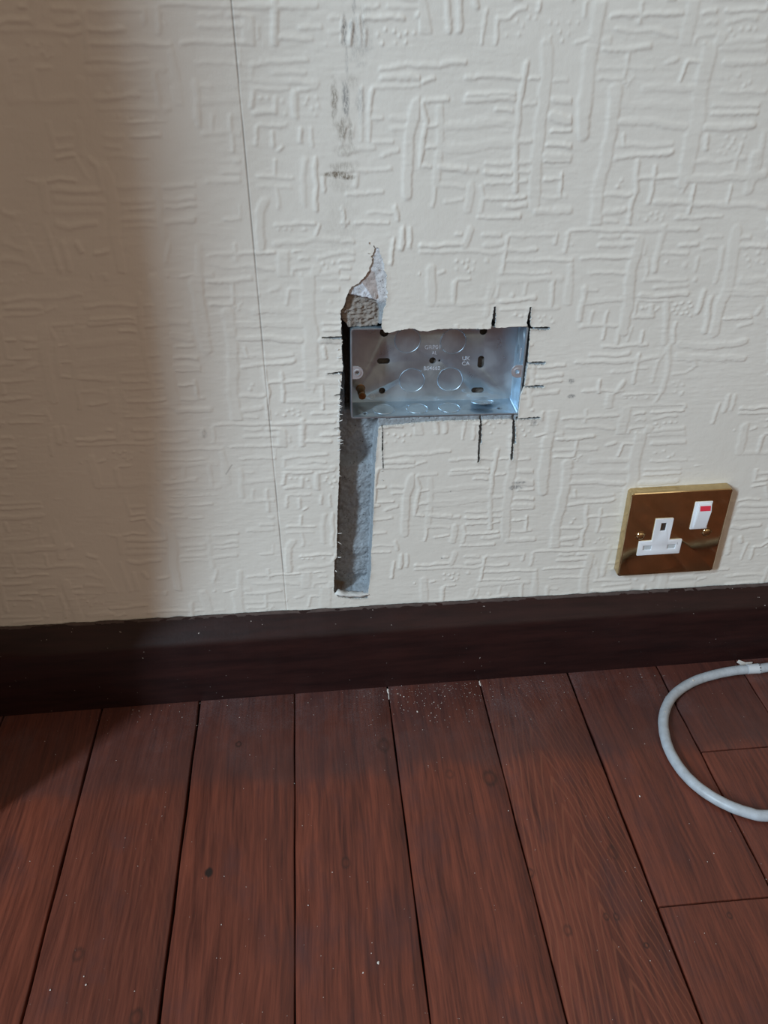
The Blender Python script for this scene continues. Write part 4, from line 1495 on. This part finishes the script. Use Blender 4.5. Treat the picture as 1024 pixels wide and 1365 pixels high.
knockout(.0085, Matrix.Translation((W2 - T, .0125, .0225)) @ Matrix.Rotation(math.radians(-90), 4, 'Y'), 1.0)
# fixing lugs at the middle of each side
def lug(sx_, z, mat_):
    bm = bmesh.new()
    r = .0050
    pts = [(0, r)] + [(r * .75 + r * math.sin(a) * 1.0 - r * .0, r * math.cos(a)) for a in np.linspace(0, math.pi, 15)] + [(0, -r)]
    pts = [(-sx_ * x, zz) for x, zz in pts]
    prism(pts, .0011, 0, bm)
    bmesh.ops.transform(bm, matrix=Matrix.Translation((sx_ * (W2 - T * .5), .0004, z)), verts=bm.verts)
    o = from_bm('fixing_lug', bm, mat_, box)
    hx_ = sx_ * (W2 - T * .5) - sx_ * r * .85
    cut(o, [prism(circle(.0017, hx_, z, 20), .004, -.002)])
    shade_by_angle(o.data)
    # extruded collar round the thread
    b = lathe([(.0017, .0005), (.0026, .0005), (.0025, -.0028), (.0017, -.0028), (.0017, .0005)], 24, mat=Matrix.Translation((hx_, .0004, z)) @ FACING)
    cl = from_bm('thread_collar', b, mat_, o, True, 40)
lug(-1, .0016, m_bright)
lug(1, -.0002, m_bright)
# raised tab edge left by the right lug
bm = bmesh.new()
bmesh.ops.create_cube(bm, size=1, matrix=Matrix.Translation((W2 - T - .0004, .0080, .0100)) @ Matrix.Diagonal((.0012, .0010, .0110, 1)))
bmesh.ops.bevel(bm, geom=bm.edges[:], offset=.0003, segments=2, affect='EDGES')
from_bm('tab_edge', bm, m_bright, box, True)
# earth terminal: brass pillar and screw in the bottom left corner
bm = lathe([(0, 0), (.0034, 0), (.0036, .0012), (.0030, .0014), (.0030, .0090), (.0025, .0098), (.0024, .0104), (0, .0104)], 28, mat=Matrix.Translation((-.0560, D - T, -.0225)) @ FACING)
et = from_bm('earth_terminal', bm, m_brass_old, box, True, 35)
bm = lathe([(0, 0), (.0021, 0), (.0021, .0030), (.0028, .0032), (.0029, .0046), (.0024, .0052), (0, .0053)], 24, mat=Matrix.Translation((-.0557, D - T - .0100, -.0226)) @ FACING)
es = from_bm('terminal_screw', bm, m_brass_old, et, True, 35)
bs = bmesh.new(); bmesh.ops.create_cube(bs, size=1, matrix=Matrix.Translation((-.0557, D - T - .0155, -.0226)) @ Matrix.Rotation(.7, 4, 'Y') @ Matrix.Diagonal((.0070, .0018, .0007, 1)))
cut(es, [bs]); shade_by_angle(es.data)
# stamped marks
text_mesh('stamped_maker_mark', 'GRP01', .0046, (-.0006, yb - .0001, .0100), m_mark, box)
text_mesh('stamped_letters', 'AL', .0034, (.0008, yb - .0001, .0053), m_mark, box)
text_mesh('stamped_standard_number', 'BS4662', .0044, (-.0005, yb - .0001, -.0073), m_mark, box)
uk = text_mesh('stamped_conformity_mark', 'UK', .0046, (.0257, yb - .0001, .0002), m_mark, box)
text_mesh('stamped_conformity_letters', 'CA', .0046, (.0257, yb - .0001, -.0040), m_mark, box)
bm = lathe([(.0022, 0), (.0025, 0), (.0025, .00025), (.0022, .00025), (.0022, 0)], 28, mat=Matrix.Translation((-.0472, yb, -.0300)) @ FACING)
for z, w in ((.0004, .0026), (-.0004, .0018), (-.0011, .0009)):
    bmesh.ops.create_cube(bm, size=1, matrix=Matrix.Translation((-.0472, yb - .0001, -.0300 + z)) @ Matrix.Diagonal((w, .0003, .0002, 1)))
bmesh.ops.create_cube(bm, size=1, matrix=Matrix.Translation((-.0472, yb - .0001, -.0300 + .0012)) @ Matrix.Diagonal((.0002, .0003, .0016, 1)))
from_bm('earth_symbol', bm, m_mark, box)

# ------------------------------------------------------------------ brass switched socket
PT = .0088
so = empty('wall_socket', (.3905, -.0004, .1438))
tag(so, 'polished brass single wall socket with a white rocker switch above the skirting', 'socket')
pl = prism(rrect(.0866, .0855, .0030), .0004, -PT, None, .0016, .0014)
plate = from_bm('face_plate', pl, m_brass, so, True, 25)
def L2(pts): return [(x / 1000, z / 1000) for x, z in pts]
tee = L2([(-18.6, 16.8), (-3.4, 16.8), (-3.4, -5.4), (8.0, -5.4), (8.0, -20.0), (-29.6, -20.0), (-29.6, -5.4), (-18.6, -5.4)])
bm = bmesh.new()
prism(tee, -PT + .003, -PT - .0012, bm)
ins = from_bm('socket_insert', bm, m_white, so)
cut(ins, [prism(L2([(x - w / 2, z - h / 2), (x + w / 2, z - h / 2), (x + w / 2, z + h / 2), (x - w / 2, z + h / 2)]), -PT + .0022, -PT - .003) for x, z, w, h in
          ((-11.0, 8.6, 4.6, 8.2), (-21.6, -12.4, 7.2, 4.8), (-.4, -12.4, 7.2, 4.8))])
bv = ins.modifiers.new('b', 'BEVEL'); bv.width = .0003; bv.segments = 2; bv.limit_method = 'ANGLE'; baked(ins); shade_by_angle(ins.data)
for x, z, w, h, mt in ((-11.0, 8.6, 4.6, 8.2, m_dark), (-21.6, -12.4, 7.2, 4.8, m_shutter), (-.4, -12.4, 7.2, 4.8, m_shutter)):
    o = from_bm('pin_hole', prism(L2([(x - w / 2 + .1, z - h / 2 + .1), (x + w / 2 - .1, z - h / 2 + .1), (x + w / 2 - .1, z + h / 2 - .1), (x - w / 2 + .1, z + h / 2 - .1)]), -PT + .0010, -PT - .0003), mt, ins)
o = from_bm('pin_hole_contact', prism(L2([(-12.6, 5.2), (-11.9, 5.2), (-11.9, 11.8), (-12.6, 11.8)]), -PT, -PT - .0005), m_brass_old, ins)
text_mesh('live_mark', 'L', .0026, (.0046, -PT - .00122, -.0092), m_black, ins, extrude=.00003)
# rocker
rw, rt, rb = 14.9, 31.6, 4.3
bm = bmesh.new()
prism(L2([(12.7, rb), (27.6, rb), (27.6, rt), (12.7, rt)]), -PT + .002, -PT - .0009, bm)
fr = from_bm('switch_surround', bm, m_white, so)
bv = fr.modifiers.new('b', 'BEVEL'); bv.width = .0004; bv.segments = 2; baked(fr); shade_by_angle(fr.data)
prof_r = [(5.3, 0.0), (5.3, 1.0), (23.6, 4.0), (30.4, 1.8), (30.4, 0.0)]
bm = bmesh.new()
ra = [bm.verts.new((.0150, -PT - .0005 - y / 1000, z / 1000)) for z, y in prof_r]
rb_ = [bm.verts.new((.0265, -PT - .0005 - y / 1000, z / 1000)) for z, y in prof_r]
for i in range(5): bm.faces.new((ra[i], ra[(i + 1) % 5], rb_[(i + 1) % 5], rb_[i]))
bm.faces.new(ra); bm.faces.new(rb_)
bmesh.ops.bevel(bm, geom=bm.edges[:], offset=.0004, segments=2, affect='EDGES')
rk = from_bm('rocker_switch', bm, m_white, so, True, 30)
bm = bmesh.new()
vv = [bm.verts.new((x, -PT - .0005 - y / 1000 - .00006, z / 1000)) for x, z, y in ((.0163, 24.6, 3.72), (.0252, 24.6, 3.72), (.0252, 28.8, 2.36), (.0163, 28.8, 2.36))]
bm.faces.new(vv)
o = from_bm('red_marker', bm, m_red, rk); s_ = o.modifiers.new('s', 'SOLIDIFY'); s_.thickness = .0003; s_.offset = 0; baked(o)
for x in (-.0292, .0285):
    bm = lathe([(0, -.0003), (.0039, -.0003), (.0036, .0004), (.0026, .0011), (.0012, .0015), (0, .0016)], 32, mat=Matrix.Translation((x, -PT, -.0003)) @ FACING)
    o = from_bm('fixing_screw', bm, m_brass, so, True, 40)
    bs = bmesh.new(); bmesh.ops.create_cube(bs, size=1, matrix=Matrix.Translation((x, -PT - .0016, -.0003)) @ Matrix.Rotation(.5, 4, 'Y') @ Matrix.Diagonal((.009, .0016, .0009, 1)))
    cut(o, [bs]); shade_by_angle(o.data, 40)
    b = lathe([(.0040, -.0002), (.0049, -.0002), (.0047, .0003), (.0041, .0002), (.0040, -.0002)], 32, mat=Matrix.Translation((x, -PT, -.0003)) @ FACING)
    from_bm('screw_rim', b, m_brass, o, True, 50)

# ------------------------------------------------------------------ cable loop on the floor
R_C = .0043
path = [(x / 1000, y / 1000) for x, y in CABLE]
# the two ends run on beyond the photograph
a0 = path[0]; path = [(a0[0] + .75, a0[1] - .02), (a0[0] + .50, a0[1] + .012), (a0[0] + .30, a0[1] + .020), (a0[0] + .18, a0[1] + .016), (a0[0] + .08, a0[1] + .008)] + path
b0 = path[-1]; path += [(b0[0] + .05, b0[1] - .001), (b0[0] + .12, b0[1] + .008), (b0[0] + .22, b0[1] + .028), (b0[0] + .40, b0[1] + .04), (b0[0] + .75, b0[1] + .01)]
def smooth_path(P, per=8):
    out = []
    for i in range(len(P) - 1):
        p0 = P[max(0, i - 1)]; p1 = P[i]; p2 = P[i + 1]; p3 = P[min(len(P) - 1, i + 2)]
        for k in range(per):
            t = k / per
            out.append(tuple(.5 * (2 * p1[j] + (p2[j] - p0[j]) * t + (2 * p0[j] - 5 * p1[j] + 4 * p2[j] - p3[j]) * t * t + (3 * p1[j] - p0[j] - 3 * p2[j] + p3[j]) * t ** 3) for j in (0, 1)))
    out.append(P[-1]); return out
SP = smooth_path(path)
for _ in range(5): SP = [SP[0]] + [tuple((SP[i - 1][j] + 2 * SP[i][j] + SP[i + 1][j]) / 4 for j in (0, 1)) for i in range(1, len(SP) - 1)] + [SP[-1]]
def tube(pts, rad, n=24, z=0.0, bm=None):
    bm = bm or bmesh.new(); rings = []
    for i, (x, y) in enumerate(pts):
        a = pts[max(0, i - 1)]; b = pts[min(len(pts) - 1, i + 1)]
        t = Vector((b[0] - a[0], b[1] - a[1], 0)).normalized(); s = Vector((-t.y, t.x, 0))
        r = rad(i) if callable(rad) else rad
        rings.append([bm.verts.new(Vector((x, y, z)) + s * (math.cos(q) * r) + Vector((0, 0, math.sin(q) * r))) for q in (2 * math.pi * k / n for k in range(n))])
    for a, b in zip(rings, rings[1:]):
        for k in range(n): bm.faces.new((a[k], a[(k + 1) % n], b[(k + 1) % n], b[k]))
    bm.faces.new(rings[0]); bm.faces.new(rings[-1])
    return bm
ox_, oy_ = path[8]
cab = empty('electrical_cable', (ox_, oy_, 0))
tag(cab, 'loop of thick grey-white cable lying on the floorboards at the right', 'cable')
SPL = [(x - ox_, y - oy_) for x, y in SP]
from_bm('sheath', tube(SPL, lambda i: R_C * (1 + .012 * math.sin(i * .9)), z=R_C), m_cable, cab, True, 60)
def near_index(px, py):
    X, Y = floor_point(px, py)
    return min(range(len(SP)), key=lambda i: (SP[i][0] - X) ** 2 + (SP[i][1] - Y) ** 2)
i0, i1 = sorted((near_index(993, 893), near_index(1006.5, 892)))
def resample(pts, a, b, n=12):
    return [tuple(np.array(pts[int(q)]) * (1 - q % 1) + np.array(pts[min(len(pts) - 1, int(q) + 1)]) * (q % 1)) for q in np.linspace(a, b, n)]
from_bm('joint_sleeve', tube(resample(SPL, i0, i1), R_C * 1.07, z=R_C * 1.07), m_tape, cab, True, 60)
i2 = min(i0, i1) - .7
o = from_bm('joint_collar', tube(resample(SPL, i2 - .9, i2 + .5, 5), R_C * 1.10, z=R_C * 1.08), m_tape, cab, True, 60)
# black ink dashes round the collar
bm = bmesh.new()
pc = resample(SPL, i2 + .15, i2 + .5, 2); t = Vector((pc[1][0] - pc[0][0], pc[1][1] - pc[0][1], 0)).normalized(); s = Vector((-t.y, t.x, 0))
for q0, q1 in ((20, 38), (50, 72), (88, 104), (118, 140), (150, 165)):
    qs = np.radians(np.linspace(q0, q1, 5)); r = R_C * 1.115
    A_ = [bm.verts.new(Vector((*pc[0], R_C * 1.08)) + s * (-math.cos(q) * r) + Vector((0, 0, math.sin(q) * r)) - t * .0004) for q in qs]
    B_ = [bm.verts.new(Vector((*pc[0], R_C * 1.08)) + s * (-math.cos(q) * r) + Vector((0, 0, math.sin(q) * r)) + t * .0005) for q in qs]
    for k in range(4): bm.faces.new((A_[k], A_[k + 1], B_[k + 1], B_[k]))
from_bm('ink_dashes', bm, m_black, o)
# splash of paint on the sheath
for px, py, w in ((887, 957, 1.1), (917.5, 909, 1.3)):
    i = near_index(px, py)
    bm = bmesh.new(); bmesh.ops.create_icosphere(bm, subdivisions=2, radius=1, matrix=Matrix.Translation((SPL[i][0] - .0005, SPL[i][1] - .001, R_C * 1.92)) @ Matrix.Diagonal((w / 1000, w / 700, .0003, 1)))
    from_bm('paint_spot', bm, m_rag, cab, True)

# ------------------------------------------------------------------ debris
def lump(name, x, y, size, seed, mat_, flat=.7, sub=2):
    r = random.Random(seed)
    bm = bmesh.new(); bmesh.ops.create_icosphere(bm, subdivisions=sub, radius=size / 2)
    ax = [Vector((r.uniform(-1, 1), r.uniform(-1, 1), r.uniform(-1, 1))).normalized() for _ in range(7)]
    for v in bm.verts:
        n_ = v.co.normalized(); f = 1
        for a in ax: f -= .28 * max(0, n_.dot(a) - .55) / .45
        v.co = v.co * f; v.co.z *= flat; v.co.x *= r.uniform(.97, 1.03)
    zmin = min(v.co.z for v in bm.verts)
    for v in bm.verts: v.co.z -= zmin
    o = from_bm(name, bm, mat_)
    o.location = (x, y, 0); o.rotation_euler = (0, 0, r.uniform(0, 6))
    return o
special = {0: 'largest white plaster crumb in the scatter below the box', 1: 'lone white plaster crumb on the floorboards left of the cable loop',
           26: 'white plaster flake on the middle board near the bottom edge of the photo', 43: 'pale crumb resting against the left bend of the cable'}
for k, (x, y, s_) in enumerate(CRUMBS):
    if k == 43: continue
    o = lump('plaster_crumb', x / 1000, y / 1000, s_ * .00062, k, m_crumb, .7, 2 if s_ > 1.5 else 1)
    if k in special: tag(o, special[k], 'debris')
    elif y > -95: tag(o, 'tiny white plaster crumb on the dark floorboards close to the skirting', 'debris', 'plaster crumbs close to the skirting')
    else: tag(o, 'tiny white plaster speck on the open floorboards away from the skirting', 'debris', 'plaster specks on the open boards')
# fine dust
bm = bmesh.new(); rnd = random.Random(77)
for k in range(520):
    if k < 200: x = rnd.gauss(.185, .035); y = -.023 - abs(rnd.gauss(0, .022))
    elif k < 300: x = rnd.uniform(-.15, .47); y = -.023 - abs(rnd.gauss(0, .02))
    else: x = rnd.uniform(-.16, .47); y = rnd.uniform(-.34, -.03)
    r = rnd.choice([.00012, .00016, .0002, .00028])
    bmesh.ops.create_icosphere(bm, subdivisions=1, radius=r, matrix=Matrix.Translation((x, y, r * .55)) @ Matrix.Rotation(rnd.uniform(0, 3), 4, 'Z') @ Matrix.Diagonal((1, rnd.uniform(.6, 1.6), .6, 1)))
dust = from_bm('plaster_dust', bm, m_crumb); tag(dust, 'fine white plaster dust sprinkled over the floorboards', 'dust', kind='stuff')
# pale flake lying between cable joint and skirting
fx, fy = floor_point(994.5, 887.5)
bm = bmesh.new()
P_ = [(-.0068, .0036), (-.0052, .0016), (-.0045, -.0016), (.0025, -.0016), (.0066, -.0006), (.0070, .0004), (.0050, .0022), (-.0030, .0026), (-.0052, .0046)]
lo = [bm.verts.new((x, y, .0002)) for x, y in P_]; hi = [bm.verts.new((x * .95, y * .9, .0016 + .0012 * math.sin(i * 1.7))) for i, (x, y) in enumerate(P_)]
for i in range(len(P_)): bm.faces.new((lo[i], lo[(i + 1) % 9], hi[(i + 1) % 9], hi[i]))
bm.faces.new(lo); cv = bm.verts.new((0, .0006, .0024))
for i in range(9): bm.faces.new((hi[i], hi[(i + 1) % 9], cv))
o = from_bm('plaster_flake', bm, m_rag); o.location = (fx, fy + .0015, 0)
tag(o, 'long pale paint flake lying behind the cable joint against the skirting', 'debris')

# ------------------------------------------------------------------ curtain added out of view on the left to throw shade on the wall
bm = bmesh.new()
NL, NH = 40, 20
dxl, dyl = LIGHT_DIR.x / abs(LIGHT_DIR.y), -1.0
grid = []
for j in range(NH + 1):
    h_ = j / NH; z = .02 + 2.2 * h_
    e = max(.17, .09 + .5 * z)                      # how far the free edge stands off the wall at this height
    xw = float(np.interp(z, [.25, .61, 1.0], [-.043, .024, .050]))
    x_e = xw + (WINDOW.x - xw) * e / -WINDOW.y; y_e = -e
    row = []
    for i in range(NL + 1):
        t = i / NL
        x = x_e + (-1.25 - x_e) * t if x_e > -1.2 else x_e - .15 * t
        y = y_e + .018 * math.sin(t * 40) * (t > .02)
        row.append(bm.verts.new((x, y, z)))
    grid.append(row)
for a, b in zip(grid, grid[1:]):
    for i in range(NL): bm.faces.new((a[i], a[i + 1], b[i + 1], b[i]))
o = from_bm('blocker', bm, m_blocker, None, True, 80)
s_ = o.modifiers.new('s', 'SOLIDIFY'); s_.thickness = .003; baked(o)
tag(o, 'brown curtain added out of view to shade the papered wall', 'blocker')
